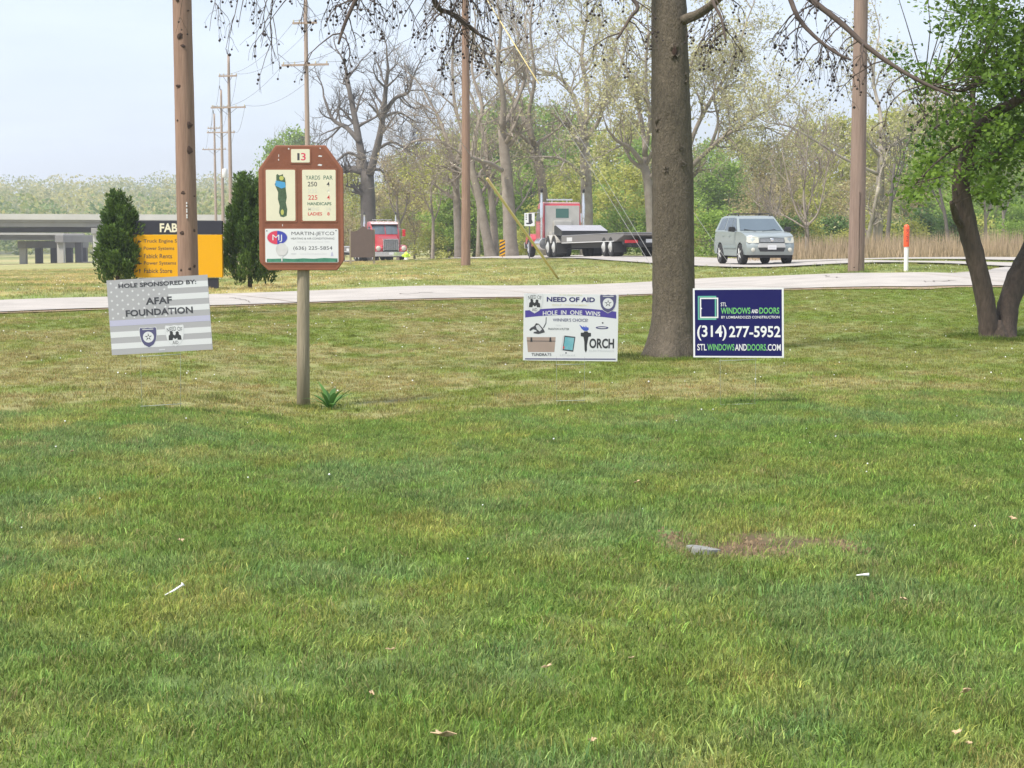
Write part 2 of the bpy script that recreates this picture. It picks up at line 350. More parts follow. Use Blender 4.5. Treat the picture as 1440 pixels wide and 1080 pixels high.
def ribbon(name, left, right, mt, lift, kind='structure', nseg=6):
    """road sheet between two edge polylines, draped on the ground"""
    n = len(left); V = []; 
    for a, b in zip(left, right):
        for k in range(nseg + 1):
            t = k / nseg; x = a[0] * (1 - t) + b[0] * t; y = a[1] * (1 - t) + b[1] * t; V.append((x, y))
    V = np.array(V); Z = hz(V[:, 0], V[:, 1]) + lift
    i = np.arange(n * (nseg + 1)).reshape(n, nseg + 1)
    Fq = np.stack([i[:-1, :-1], i[:-1, 1:], i[1:, 1:], i[1:, :-1]], -1).reshape(-1, 4)
    return tag(mesh_np(name, np.c_[V, Z], Fq, mt, smooth=True), kind=kind)
rx = np.arange(-40, 40.1, .35)
jn = lambda s, a: a * (fbm(rx, rx * 0 + s, 1.7, 3, s) - .5)
e0, e1 = near_road(rx)
ribbon('road_shoulder', list(zip(rx, e0 - .42 + jn(3, .7))), list(zip(rx, e1 + .22 + jn(5, .5))), M['dirt'], .018)
ribbon('near_road', list(zip(rx, e0)), list(zip(rx, e1)), M['concrete_road'], .032)
nr_obj = bpy.data.objects['near_road']; jx = -17.5
while jx < 22:                                         # sawn joints between the slabs, each a thin dark strip
    a0, b0 = near_road(jx); tj = np.linspace(0, 1, 14); px_ = jx - .35 * (b0 - a0) * tj + .012 * rng.standard_normal(14); py_ = a0 + (near_road(px_)[1] - a0) * tj; pz_ = hz(px_, py_) + .038
    Vj = np.empty((28, 3)); Vj[0::2] = np.c_[px_ - .014, py_, pz_]; Vj[1::2] = np.c_[px_ + .014, py_, pz_]
    mesh_np('joint', Vj, np.array([(2 * i, 2 * i + 1, 2 * i + 3, 2 * i + 2) for i in range(13)]), M['dirt'], nr_obj); jx += 4.6
for u0, v0, u1, v1 in ((1158, 389.5, 1182, 393.5), (560, 417, 600, 414), (330, 421, 352, 428), (1300, 399, 1345, 397)):
    ga_, gb_ = G(u0, v0, 20, 60), G(u1, v1, 20, 60); tj = np.linspace(0, 1, 10); px_ = ga_.x + (gb_.x - ga_.x) * tj + .06 * rng.standard_normal(10); py_ = ga_.y + (gb_.y - ga_.y) * tj + .12 * rng.standard_normal(10); pz_ = hz(px_, py_) + .039
    Vj = np.empty((20, 3)); Vj[0::2] = np.c_[px_, py_ - .035, pz_]; Vj[1::2] = np.c_[px_, py_ + .035, pz_]
    mesh_np('crack', Vj, np.array([(2 * i, 2 * i + 1, 2 * i + 3, 2 * i + 2) for i in range(9)]), M['gouge'], nr_obj)
def offs(pts, wdt):
    Lh, Rh = [], []
    for i, p in enumerate(pts):
        a = Vector(pts[max(0, i - 1)]); b = Vector(pts[min(len(pts) - 1, i + 1)]); t = (b - a).normalized(); nrm = Vector((-t.y, t.x))
        Lh.append(tuple(Vector(p) + nrm * wdt / 2)); Rh.append(tuple(Vector(p) - nrm * wdt / 2))
    return Lh, Rh
def smooth_line(pts, n=12):
    out = []
    q = [Vector(p) for p in pts]; q = [q[0] * 2 - q[1]] + q + [q[-1] * 2 - q[-2]]
    for i in range(1, len(q) - 2):
        for k in range(n):
            t = k / n; a, b, c, d = q[i - 1:i + 3]
            out.append(tuple(.5 * ((2 * b) + (c - a) * t + (2 * a - 5 * b + 4 * c - d) * t * t + (3 * b - a - 3 * c + d) * t ** 3)))
    out.append(tuple(q[-2])); return out
main_line = smooth_line([(-60, 260), (-22, 170), (-8.5, 134), (3.0, 101), (6.4, 85), (9.0, 66), (14, 55), (22, 48), (40, 45)])
a, b = offs(main_line, 7.0); ribbon('main_road', a, b, M['concrete_road'], .06, nseg=8)
side_line = smooth_line([(10, 70.5), (16, 69.5), (24, 69), (45, 70)])
a, b = offs(side_line, 5.5); ribbon('side_road', a, b, M['concrete_road'], .075)

# ------------------------------------------------------------------ grass: instanced tufts
def tuft(i, nb, rad, hgt, wid, lean):
    V = []; Fc = []; B_ = []
    for k in range(nb):
        a = random.uniform(0, 6.28); r = rad * math.sqrt(random.random()); bx, by = r * math.cos(a), r * math.sin(a)
        h = hgt * random.uniform(.55, 1.15); w_ = wid * random.uniform(.7, 1.3); b = random.uniform(0, 6.28); ln = lean * random.uniform(.2, 1.5) * h
        dx, dy = math.cos(b), math.sin(b); tx, ty = math.cos(b + 1.3 + random.random()), math.sin(b + 1.3 + random.random()); n = len(V)
        V += [(bx - tx * w_, by - ty * w_, -.004), (bx + tx * w_, by + ty * w_, -.004),
              (bx + dx * ln * .35 + tx * w_ * .8, by + dy * ln * .35 + ty * w_ * .8, h * .62), (bx + dx * ln * .35 - tx * w_ * .8, by + dy * ln * .35 - ty * w_ * .8, h * .62),
              (bx + dx * ln, by + dy * ln, h)]
        Fc += [(n, n + 1, n + 2, n + 3), (n + 3, n + 2, n + 4)]; q = random.uniform(.62, 1.4); y_ = random.random() ** 4; B_ += [(q * (1 + .7 * y_), q * (1 + .45 * y_), q * (1 + .5 * y_), 1)] * 5
    me = bpy.data.meshes.new('grass_tuft'); me.from_pydata(V, [], Fc); me.materials.append(M['grass'])
    a_ = me.attributes.new('blade', 'FLOAT_COLOR', 'POINT'); a_.data.foreach_set('color', [q for t in B_ for q in t])
    return bpy.data.objects.new('grass_tuft', me)
tufts = bpy.data.collections.new('grass_tufts')
for i in range(8): tufts.objects.link(tuft(i, 50, .085, .0185, .0012, 1.15))
def gn_group():
    g = bpy.data.node_groups.new('grass_instances', 'GeometryNodeTree')
    g.interface.new_socket('Geometry', in_out='INPUT', socket_type='NodeSocketGeometry'); g.interface.new_socket('Geometry', in_out='OUTPUT', socket_type='NodeSocketGeometry')
    n = g.nodes; l = g.links; gi = n.new('NodeGroupInput'); go = n.new('NodeGroupOutput'); ip = n.new('GeometryNodeInstanceOnPoints')
    ci = n.new('GeometryNodeCollectionInfo'); ci.inputs['Collection'].default_value = tufts; ci.inputs['Separate Children'].default_value = True; ci.inputs['Reset Children'].default_value = True
    ip.inputs['Pick Instance'].default_value = True
    ra = n.new('GeometryNodeInputNamedAttribute'); ra.data_type = 'FLOAT_VECTOR'; ra.inputs['Name'].default_value = 'rot'
    sa = n.new('GeometryNodeInputNamedAttribute'); sa.data_type = 'FLOAT_VECTOR'; sa.inputs['Name'].default_value = 'scl'
    l.new(gi.outputs[0], ip.inputs['Points']); l.new(ci.outputs[0], ip.inputs['Instance'])
    l.new(ra.outputs['Attribute'], ip.inputs['Rotation']); l.new(sa.outputs['Attribute'], ip.inputs['Scale']); l.new(ip.outputs[0], go.inputs[0])
    return g
GN = gn_group()
def grass(name, label, ymin, ymax, dens, scale, keep=None, tall=None, margin=1.25):
    area = 0.5 * (720 / F * margin) * 2 * (ymax ** 2 - ymin ** 2); n = int(dens * area)
    y = np.sqrt(rng.uniform(ymin ** 2, ymax ** 2, n)); x = rng.uniform(-1, 1, n) * (720 / F) * margin * y
    if keep is not None: k = keep(x, y); x = x[k]; y = y[k]
    n = len(x); z = hz(x, y)
    c = lawn(x, y, False) * (1 + .22 * rng.standard_normal(n)[:, None]) * (1 + .08 * rng.standard_normal((n, 3)))
    c = np.clip(c, .01, .6)
    dry = rng.random(n) < .05; c[dry] = c[dry] * .4 + np.array([.30, .26, .13]) * .6
    rot = np.c_[rng.normal(0, .15, n), rng.normal(0, .15, n), rng.uniform(0, 6.28, n)]
    t = .7 + .75 * fbm(x, y, 2.6, 3, 61)
    if tall is not None: t = t * tall(x, y)
    t = t * np.where(rng.random(n) < .025, 1.7, 1.0); s = scale * rng.uniform(.75, 1.25, n); scl = np.c_[s, s, s * t]
    me_o = mesh_np(name, np.c_[x, y, z], np.zeros((0, 3), int), None, attrs={'rot': ('FLOAT_VECTOR', rot), 'scl': ('FLOAT_VECTOR', scl), 'col': ('FLOAT_COLOR', np.c_[c, np.ones(n)])})
    md = me_o.modifiers.new('grass', 'NODES'); md.node_group = GN
    return tag(me_o, label, 'grass', kind='stuff')
def near_tall(x, y):
    t = np.ones(len(x))
    for g, a, b in PATCH:
        q = ((x - g.x) / (a * .8)) ** 2 + ((y - g.y) / (b * 3.6)) ** 2; t = np.maximum(t, 1 + .9 * np.exp(-((q - 1.4) / .4) ** 2) * (y > g.y) * (fbm(x, y, 8, 2, 3) > .5))
    return t
grass('lawn_grass', 'mown green lawn in front of the yard signs', 3.0, 16.5, 640, 1.0,
      keep=lambda x, y: (y < edge_y(x)) & (rng.random(len(x)) > bare(x, y) * .965), tall=near_tall)
grass('verge_grass', 'patchy straw and green grass between the signs and the near road', 9.5, 46, 95, 1.1,
      keep=lambda x, y: (y > edge_y(x)) & (y < near_road(x)[0] - .16 + .5 * (fbm(x, y, 2.5, 3, 8) - .5) * 2), tall=lambda x, y: np.full(len(x), .85))
def far_keep(x, y):
    ml = np.array(main_line); dm = np.full(len(x), 99.)
    for p in ml: dm = np.minimum(dm, np.hypot(x - p[0], y - p[1]))
    sl_ = np.array(side_line)
    for p in sl_: dm = np.minimum(dm, np.hypot(x - p[0], y - p[1]) + .8)
    return (y > near_road(x)[1] + .2) & (dm > 3.7)
def base_grass():
    X, Y, K = [], [], []
    for g, rad, n, k in ((D(945, 19.5), .42, 260, 2.1), (D(1402, 22), .40, 240, 2.2), (D(424, 13.7), .09, 26, 1.7), (D(266, 28), .26, 60, 2.3), (D(1203, 41.5), .24, 50, 2.3), (D(229, 11.15), .15, 14, 1.3), (D(799, 12.6), .13, 12, 1.3), (D(655, 76), .3, 40, 3.0), (D(252, 41.5), .9, 120, 2.2), (D(300, 13.1), .10, 22, 1.9)):
        a = rng.uniform(0, 6.28, n); r_ = rad * rng.uniform(.8, 1.45, n); X.append(g.x + r_ * np.cos(a)); Y.append(g.y + r_ * np.sin(a)); K.append(np.full(n, k) * rng.uniform(.6, 1.2, n))
    x, y, kk = map(np.concatenate, (X, Y, K)); n = len(x); c = lawn(x, y, False) * .8 * (1 + .2 * rng.standard_normal((n, 1))) * np.array([.8, 1, .8]); s = np.c_[kk * .7, kk * .7, kk]
    o = mesh_np('untrimmed_grass', np.c_[x, y, hz(x, y)], np.zeros((0, 3), int), None, attrs={'rot': ('FLOAT_VECTOR', np.c_[rng.normal(0, .15, (n, 2)), rng.uniform(0, 6.28, n)]), 'scl': ('FLOAT_VECTOR', s), 'col': ('FLOAT_COLOR', np.c_[np.clip(c, .02, .5), np.ones(n)])})
    o.modifiers.new('grass', 'NODES').node_group = GN; tag(o, 'longer untrimmed grass round the trunks and posts', 'grass', kind='stuff')
base_grass()
grass('field_grass', 'pale rough grass of the field beyond the near road', 28, 110, 7, 2.6, keep=far_keep, tall=lambda x, y: np.full(len(x), .75), margin=1.15)

# ------------------------------------------------------------------ flat print: lettering and shapes on a sign face (XZ plane, facing -Y)
LAY = .0004
def text_mesh(body, bold):
    cu = bpy.data.curves.new('lettering', 'FONT'); cu.body = body; cu.offset = bold; cu.resolution_u = 3; cu.fill_mode = 'FRONT'
    o = bpy.data.objects.new('lettering', cu); me = bpy.data.meshes.new_from_object(o)
    bpy.data.objects.remove(o); bpy.data.curves.remove(cu)
    return me
class Face:
    """maps (s, t) on a sign face, s right, t down, both 0..1, to the panel's own coordinates"""
    def __init__(f, parent, w, h, y0, x0=None, ztop=None):
        f.p = parent; f.w = w; f.h = h; f.y = y0; f.x0 = -w / 2 if x0 is None else x0; f.zt = h / 2 if ztop is None else ztop
    def xz(f, s, t): return f.x0 + s * f.w, f.zt - t * f.h
    def text(f, body, s0, s1, t0, t1, m, lay=3, bold=.012, name='lettering', bend=0.0):
        me = text_mesh(body, bold); v = np.empty(len(me.vertices) * 3); me.vertices.foreach_get('co', v); v = v.reshape(-1, 3)
        mn = v.min(0); ex = v.max(0) - mn; q = (v - mn) / np.maximum(ex, 1e-9)
        s = s0 + q[:, 0] * (s1 - s0); t = t1 - q[:, 1] * (t1 - t0) + bend * (2 * q[:, 0] - 1) ** 2
        me.vertices.foreach_set('co', np.c_[f.x0 + s * f.w, np.full(len(s), f.y - lay * LAY), f.zt - t * f.h].ravel()); me.update()
        me.materials.clear(); me.materials.append(m)
        o = bpy.data.objects.new(name, me); lnk(o); o.parent = f.p; return o
    def poly(f, pts, m, lay=1, name='print'):
        """a list of outlines, or one outline, of (s, t)"""
        if not isinstance(pts[0][0], (tuple, list)): pts = [pts]
        mb = MB()
        for pl in pts: mb.add([(f.xz(s, t)[0], f.y - lay * LAY, f.xz(s, t)[1]) for s, t in pl], [tuple(range(len(pl)))])
        return mb.build(name, m, f.p, fix=False)
    def rect(f, s0, s1, t0, t1, m, lay=1, name='print'): return f.poly([(s0, t0), (s1, t0), (s1, t1), (s0, t1)], m, lay, name)
    def oval(f, s, t, rs, rt, m, lay=1, name='print', n=24): return f.poly([(s + rs * math.cos(6.2832 * k / n), t + rt * math.sin(6.2832 * k / n)) for k in range(n)], m, lay, name)
    def frame(f, s0, s1, t0, t1, ws, wt, m, lay=1, name='print'):
        return f.poly([[(s0, t0), (s1, t0), (s1, t0 + wt), (s0, t0 + wt)], [(s0, t1 - wt), (s1, t1 - wt), (s1, t1), (s0, t1)],
                       [(s0, t0 + wt), (s0 + ws, t0 + wt), (s0 + ws, t1 - wt), (s0, t1 - wt)], [(s1 - ws, t0 + wt), (s1, t0 + wt), (s1, t1 - wt), (s1 - ws, t1 - wt)]], m, lay, name)
def star(s, t, r, asp, n=5, inner=.42):
    return [(s + (r if k % 2 == 0 else r * inner) * math.sin(math.pi * k / n), t - (r if k % 2 == 0 else r * inner) * asp * math.cos(math.pi * k / n)) for k in range(2 * n)]
def shield_pts(s, t, w, h):
    o = [(-.5, -.42), (-.46, -.5), (-.2, -.47), (0, -.5), (.2, -.47), (.46, -.5), (.5, -.42), (.49, -.1), (.42, .17), (.28, .36), (0, .5), (-.28, .36), (-.42, .17), (-.49, -.1)]
    return [(s + a * w, t + b * h) for a, b in o]
def police_shield(f, s, t, w, h, lay):
    asp = f.w / f.h
    f.poly(shield_pts(s, t, w * 1.06, h * 1.05), M['white_print'], lay, 'emblem'); f.poly(shield_pts(s, t, w, h), M['shield'], lay + 1, 'emblem')
    f.oval(s, t - .02 * h, w * .33, w * .33 * asp, M['white_print'], lay + 2, 'emblem')
    f.poly(star(s, t - .02 * h, w * .24, asp, 5, .3), M['ink_grey'], lay + 3, 'emblem')
    f.oval(s, t - .02 * h, w * .07, w * .07 * asp, M['white_print'], lay + 4, 'emblem')
    f.rect(s - w * .33, s + w * .33, t - .43 * h, t - .39 * h, M['faint_grey'], lay + 2, 'emblem')
def aid_shield(f, s, t, w, h, lay, outline):
    f.poly(shield_pts(s, t, w * 1.05, h * 1.04), outline, lay, 'emblem'); f.poly(shield_pts(s, t, w, h), M['white_print'], lay + 1, 'emblem')
    f.text('NEED OF', s - w * .42, s + w * .42, t - h * .44, t - h * .24, M['ink'], lay + 2, .0, bend=h * .06)
    f.text('AID', s - w * .16, s + w * .16, t + h * .24, t + h * .40, M['ink'], lay + 2, .0)
    a = [(-.36, .2), (-.34, -.02), (-.26, -.08), (-.27, -.2), (-.18, -.25), (-.1, -.18), (-.1, -.08), (0, -.02), (.06, -.1), (.05, -.17), (.14, -.22), (.23, -.16), (.22, -.06), (.33, 0), (.36, .2), (.14, .2), (.12, .1), (0, .16), (-.1, .08), (-.14, .2)]
    f.poly([(s + p * w, t + q * h) for p, q in a], M['ink'], lay + 2, 'emblem')

def yard_sign(name, label, u, v, d, uv_c, w, h, roll, yaw, lean, base_m, leg_u=.30):
    """u, v: foot in the photograph, uv_c: panel centre"""
    g = D(u, d); root = empty(name, g); tag(root, label, 'yard sign', 'yard signs')
    c = P(*uv_c, d) - g
    mb = MB(); mb.box(-w / 2, w / 2, -.002, .002, -h / 2, h / 2); pan = mb.build('panel', base_m, root)
    pan.location = c; pan.rotation_euler = (R(lean), R(roll), R(yaw))
    st = MB(); zb = c.z - h / 2; lg = leg_u / 2; dx = c.x
    for sx in (-1, 1): st.tube([(sx * lg * .9, .006, -.12), (sx * lg * .95, .006, zb * .5), (sx * lg, .006, c.z + h * .3)], .0012, 6)
    for z in (zb - .022, .045 if yaw == 0 else .012): st.tube([(-lg, .004, z - .004), (lg, .004, z + (.012 if roll < 0 else 0))], .0022, 6); st.cur = 0
    so_ = st.build('wire_stake', M['wire'], root, smooth=True); so_.location.x = dx; so_.rotation_euler.z = R(yaw)
    return root, pan, Face(pan, w, h, -.002)

# --- grey flag sign
r_, p_, f = yard_sign('yard_sign', 'grey flag yard sign reading HOLE SPONSORED BY AFAF FOUNDATION', 229, 583, 11.15, (224.5, 443), .61, .452, -3.3, 0, 0, M['grey_print'], leg_u=.25)
for k in (1, 3, 5, 9, 11): f.rect(.60 if k < 7 else .002, .998, k / 13, (k + 1) / 13, M['white_print'], 1, 'stripe')
f.rect(.002, .998, 7 / 13, 8 / 13, M['lilac'], 1, 'stripe')
f.poly([star(.04 + c * .105 + (.052 if r % 2 else 0), .045 + r * .058, .016, 1.33) for r in range(9) for c in range(5 if r % 2 else 6)], M['white_print'], 1, 'stars')
f.text('HOLE SPONSORED BY:', .115, .885, .055, .112, M['ink_grey'], 3, .028); f.text('AFAF', .373, .632, .26, .352, M['ink_grey'], 3, .028); f.text('FOUNDATION', .167, .832, .41, .498, M['ink_grey'], 3, .03)
police_shield(f, .374, .79, .165, .265, 2); aid_shield(f, .637, .788, .18, .28, 2, M['faint_grey'])
f.rect(.47, .53, .955, .972, M['faint_grey'], 2)

# --- prize sign
r_, p_, f = yard_sign('yard_sign', 'white yard sign listing NEED OF AID hole in one prizes', 799, 574, 12.6, (802.5, 460.5), .645, .457, .7, 0, 2, M['white'], leg_u=.20)
q = lambda x, y: ((x - 148 + 20 * (y - 100) / 860) / 1205, (y - 100 - 14 * (x - 148) / 1205) / 862)
def qt(body, x0, x1, y0, y1, m, lay=3, bold=.012, **k): a = q(x0, y0); b = q(x1, y1); return f.text(body, a[0], b[0], a[1], b[1], m, lay, bold, **k)
def qp(pts, m, lay=1, name='print'): return f.poly([q(*p) for p in pts], m, lay, name)
qt('4TH ANNUAL', 595, 895, 107, 130, M['faint_yellow']); qt('NEED OF AID', 440, 1050, 143, 212, M['navy_print'], bold=.03); qt('GOLF TOURNAMENT', 505, 975, 234, 262, M['faint_yellow'])
arc = lambda x, top: (320 if top else 410) + (14 if x > 742 else 0) * ((x - 742) / 582) - 34 * (1 - ((x - 742) / 582) ** 2)
qp([(x, arc(x, 1)) for x in range(162, 1326, 58)] + [(x, arc(x, 0)) for x in range(1322, 161, -58)], M['ribbon'], 1, 'ribbon')
qt('HOLE  IN  ONE  WINS', 388, 1118, 312, 378, M['white_print'], 3, .02, bend=.018)
qt("WINNER'S CHOICE!", 515, 960, 418, 464, M['navy_print'], bold=.0); qt('FULL', 560, 620, 500, 516, M['faint_grey'], bold=0); qt('PHANTOM X PUTTER', 455, 720, 542, 572, M['ink_grey'], bold=.0)
qp([(210, 570), (235, 540), (275, 520), (300, 482), (335, 490), (395, 560), (412, 600), (330, 622), (265, 612), (270, 595), (305, 590), (300, 572), (262, 560), (228, 582)], M['ink_grey'], 2, 'putter')
qp([(295, 515), (330, 500), (375, 560), (345, 590), (310, 560)], M['faint_grey'], 3, 'putter'); qp([(388, 540), (420, 480), (426, 405), (434, 405), (430, 485), (398, 548)], M['ink_grey'], 2, 'putter')
qp([(178, 662), (548, 662), (530, 855), (192, 855)], M['cooler'], 1, 'cooler'); qp([(180, 708), (545, 710), (545, 718), (180, 716)], M['ink_grey'], 2, 'cooler')
for x in (238, 480): qp([(x - 9, 665), (x + 9, 665), (x + 14, 722), (x - 14, 722)], M['ink'], 3, 'latch')
qt('TUNDRA', 238, 435, 868, 906, M['ink_grey'], bold=.02); qt('75', 440, 490, 868, 906, M['ink_grey'], bold=0)
qp([(640, 640), (665, 645), (640, 838), (610, 830)], M['faint_grey'], 1, 'tablet'); qp([(660, 642), (800, 658), (770, 850), (635, 832)], M['ink_grey'], 2, 'tablet'); qp([(668, 660), (786, 672), (762, 832), (646, 818)], M['screen'], 3, 'tablet')
qp([(640, 780), (662, 784), (656, 812), (640, 812)], M['red_print'], 4, 'tablet'); qt('iPad', 600, 790, 882, 904, M['faint_grey'], bold=0); f.oval(*q(678, 866), .008, .011, M['ink_grey'], 2)
qp([(868, 605), (905, 603), (912, 588), (955, 588), (962, 603), (998, 608), (998, 650), (965, 660), (945, 770), (946, 830), (930, 862), (915, 830), (912, 720), (902, 658), (868, 650)], M['ink'], 2, 'torch')
qp([(850, 500), (900, 535), (905, 515), (925, 540), (932, 512), (950, 540), (962, 528), (972, 560), (950, 582), (910, 580), (880, 555)], M['flame'], 2, 'flame')
qt('ORCH', 978, 1290, 678, 808, M['ink'], bold=.03); qt('ELECTRONICS', 975, 1290, 826, 850, M['faint_grey'], bold=0)
f.oval(*q(1140, 540), .067, .021, M['navy_print'], 2, 'logo'); f.oval(*q(1140, 540), .05, .009, M['faint_grey'], 3, 'logo'); f.oval(*q(1148, 478), .009, .012, M['ink_grey'], 2)
qp([(155, 937), (1312, 940), (1312, 953), (155, 950)], M['navy_print'], 2)
a = q(285, 228); aid_shield(f, a[0], a[1], .168, .288, 3, M['faint_grey']); a = q(1218, 232); police_shield(f, a[0], a[1], .172, .27, 3)

# --- blue sign
r_, p_, f = yard_sign('yard_sign', 'navy blue yard sign reading WINDOWS AND DOORS beside the tree trunk', 1040, 560, 12.3, (1038, 454), .61, .462, -.9, -18, 0, M['white'], leg_u=.25)
f.rect(.02, .98, .022, .978, M['navy'], 1)
f.frame(.055, .26, .11, .455, .016, .022, M['teal_print'], 2, 'logo'); f.frame(.078, .282, .135, .43, .014, .019, M['white_print'], 3, 'logo'); f.oval(.094, .29, .008, .011, M['white_print'], 4, 'logo')
W_P, G_P = M['white_print'], M['green_print']
f.text('STL', .31, .375, .205, .26, W_P, 3, .01); f.text('WINDOWS', .31, .637, .28, .37, G_P, 3, .02); f.text('AND', .648, .722, .305, .362, W_P, 3, .03); f.text('DOORS', .735, .953, .28, .37, G_P, 3, .02)
f.text('BY LOMBARDOZZI CONSTRUCTION', .315, .955, .40, .437, W_P, 3, .01)
f.text('(314)', .045, .372, .535, .755, W_P, 3, .02); f.text('277-5952', .40, .965, .545, .71, W_P, 3, .02)
for t_, a, b, m_ in (('STL', .045, .15, W_P), ('WINDOWS', .157, .458, G_P), ('AND', .465, .596, W_P), ('DOORS', .602, .805, G_P), ('.COM', .812, .967, W_P)): f.text(t_, a, b, .805, .90, m_, 3, .015)

# --- golf hole sign on its post
d = 13.7; g = D(424, d); k = 1 / (F / d * 4.154)      # metres per pixel of the enlarged view
root = empty('golf_hole_sign', g); tag(root, 'brown golf hole sign with the number 13 on a weathered post', 'sign')
post = MB(); post.tube([(0, .055, -.3), (.004, .055, .45), (.012, .055, 1.1), (.014, .055, 1.6)], [.050, .048, .046, .045], 14, jit=.015); post.build('post', M['post_wood'], root, smooth=True)
bc = P(424 - .3, 292.5, d) - g
out = [(-145, 362), (145, 362), (243, 228), (246, 205), (246, -305), (207, -362), (-195, -362), (-240, -320), (-246, -300), (-246, 205), (-243, 228)]
mb = MB(); mb.prism([(x * k, z * k) for x, z in out], 'y', -.012, .02); board = mb.build('board', M['board_rim'], root, bevel=.006); board.location = bc
fb = Face(board, 490 * k, 725 * k, -.012); zs = lambda x, y: ((x - 105) / 490, (y - 100) / 725)
fb2 = Face(board, 490 * k, 725 * k, -.012 - .0047 + 5 * LAY); FB = lambda lay: fb2 if lay >= 6 else fb
def zp(pts, m, lay, name='print'): return FB(lay).poly([zs(*p) for p in pts], m, lay, name)
def zt(body, x0, x1, y0, y1, m, lay=6, bold=.01, **kw): a = zs(x0, y0); b = zs(x1, y1); return FB(lay).text(body, a[0], b[0], a[1], b[1], m, lay, bold, **kw)
zp([(215, 112), (480, 112), (578, 240), (578, 768), (548, 808), (158, 808), (124, 782), (124, 240)], M['board_brown'], 1, 'face_panel')
def plate(x0, x1, y0, y1, m, th, name):
    a = fb.xz(*zs(x0, y1)); b = fb.xz(*zs(x1, y0)); r = .008; mb = MB(); pl = []
    for cx, cz, s0 in ((b[0] - r, b[1] - r, 0), (a[0] + r, b[1] - r, 90), (a[0] + r, a[1] + r, 180), (b[0] - r, a[1] + r, 270)):
        for q_ in range(4): an = R(s0 + q_ * 30); pl.append((cx + r * math.cos(an), cz + r * math.sin(an)))
    mb.prism(pl, 'y', fb.y - .0022 - th, fb.y - .0022); return mb.build(name, m, board)
for fr in ((288, 410, 116, 207), (138, 326, 233, 546), (349, 561, 233, 546), (133, 572, 576, 785)): plate(*fr, M['board_rim'], .001, 'recess_edge')
plate(295, 403, 123, 200, M['cream'], .0025, 'number_plate'); plate(147, 317, 242, 537, M['cream'], .0025, 'map_plate'); plate(358, 552, 242, 537, M['cream'], .0025, 'score_plate'); plate(140, 565, 583, 778, M['white'], .0025, 'advert_plate')
zt('1', 331, 344, 146, 187, M['ink_grey'], 6, .0); zt('3', 352, 380, 145, 188, M['logo_red'], 6, .01)
zp([(208, 272), (216, 266), (224, 274), (236, 272), (246, 266), (248, 280), (258, 288), (262, 312), (262, 350), (268, 400), (262, 430), (270, 470), (266, 508), (248, 516), (230, 512), (222, 490), (226, 450), (216, 410), (218, 372), (204, 340), (198, 325), (208, 308)], M['map_green'], 6, 'course_map')
zp([(204, 304), (258, 314), (262, 342), (238, 350), (202, 334)], M['map_blue'], 7, 'course_map'); fb2.oval(*zs(238, 290), .026, .018, M['map_yellow'], 7, 'course_map'); fb2.oval(*zs(241, 487), .018, .022, M['map_yellow'], 7, 'course_map')
GI, FI, RI, II = M['green_ink'], M['faint_ink'], M['red_print'], M['ink_grey']
zt('YARDS', 378, 462, 275, 299, GI, bold=.005); zt('PAR', 482, 535, 275, 299, GI, bold=.005); zt('250', 390, 444, 311, 338, II, bold=.008); zt('4', 500, 517, 311, 338, II, bold=.008)
zt('235', 390, 444, 350, 376, FI, bold=.02); zt('4', 500, 517, 350, 376, FI, bold=.02); zt('225', 392, 445, 388, 415, RI, bold=.008); zt('4', 501, 518, 388, 415, RI, bold=.008)
zt('HANDICAPS', 388, 526, 429, 447, GI, bold=.02); zt('MENS', 390, 455, 458, 477, FI, bold=.02); zt('14', 498, 522, 458, 477, FI, bold=.02); zt('LADIES', 390, 472, 487, 506, RI, bold=.02); zt('8', 502, 516, 487, 506, RI, bold=.02)
fb2.oval(*zs(210, 634), 62 / 490, 43 / 725, M['faint_grey'], 6, 'logo'); fb2.poly([zs(210 + 58 * math.sin(6.2832 * i / 40), 634 - 39 * math.cos(6.2832 * i / 40)) for i in range(41) if i >= 20], M['logo_red'], 7, 'logo')
fb2.poly([zs(210 + 58 * math.sin(6.2832 * i / 40), 634 - 39 * math.cos(6.2832 * i / 40)) for i in range(21)], M['logo_blue'], 7, 'logo'); zt('MJ', 182, 238, 617, 660, M['white_print'], 9, .0)
zp([(148, 757), (190, 757), (240, 755), (300, 758), (360, 754), (420, 757), (480, 752), (560, 755), (560, 776), (148, 776)], M['banner_green'], 6, 'banner_hills')
fb2.oval(*zs(236, 703), 35 / 490, 37 / 725, M['ball'], 10, 'golf_ball'); zp([(226, 738), (246, 738), (239, 748), (239, 772), (233, 772), (233, 748)], M['white_print'], 10, 'tee')
zt('MARTIN-JETCO', 293, 542, 600, 626, M['ink_grey'], bold=.0); zt('HEATING & AIR CONDITIONING', 290, 542, 634, 645, M['ink_grey'], bold=.0); zt('Serving St. Louis Since 1953', 325, 513, 655, 665, M['faint_grey'], bold=0)
zt('(636) 225-5854', 303, 530, 684, 711, M['ink_grey'], bold=0); zt('www.martinjetco.com', 340, 497, 724, 736, M['faint_grey'], bold=0); fb2.oval(*zs(305, 728), .035, .007, M['faint_grey'], 6, 'logo'); zp([(520, 742), (524, 722), (530, 715), (534, 728), (536, 742)], M['lilac'], 6, 'logo')
for x, y in ((150, 595), (552, 593), (553, 770), (152, 770)): fb2.oval(*zs(x, y), .007, .005, M['ink'], 8, 'screw', 10)
for x, y, w_, h_ in ((281, 121, 5, 5), (464, 118, 4, 4), (463, 163, 13, 5), (461, 214, 14, 6), (223, 160, 2, 10), (222, 184, 3, 6), (241, 562, 2, 8)): zp([(x - w_, y), (x - w_ * .2, y - h_), (x + w_, y - h_ * .3), (x + w_ * .6, y + h_), (x - w_ * .7, y + h_ * .6)], M['white_print'], 3, 'paint_chip')

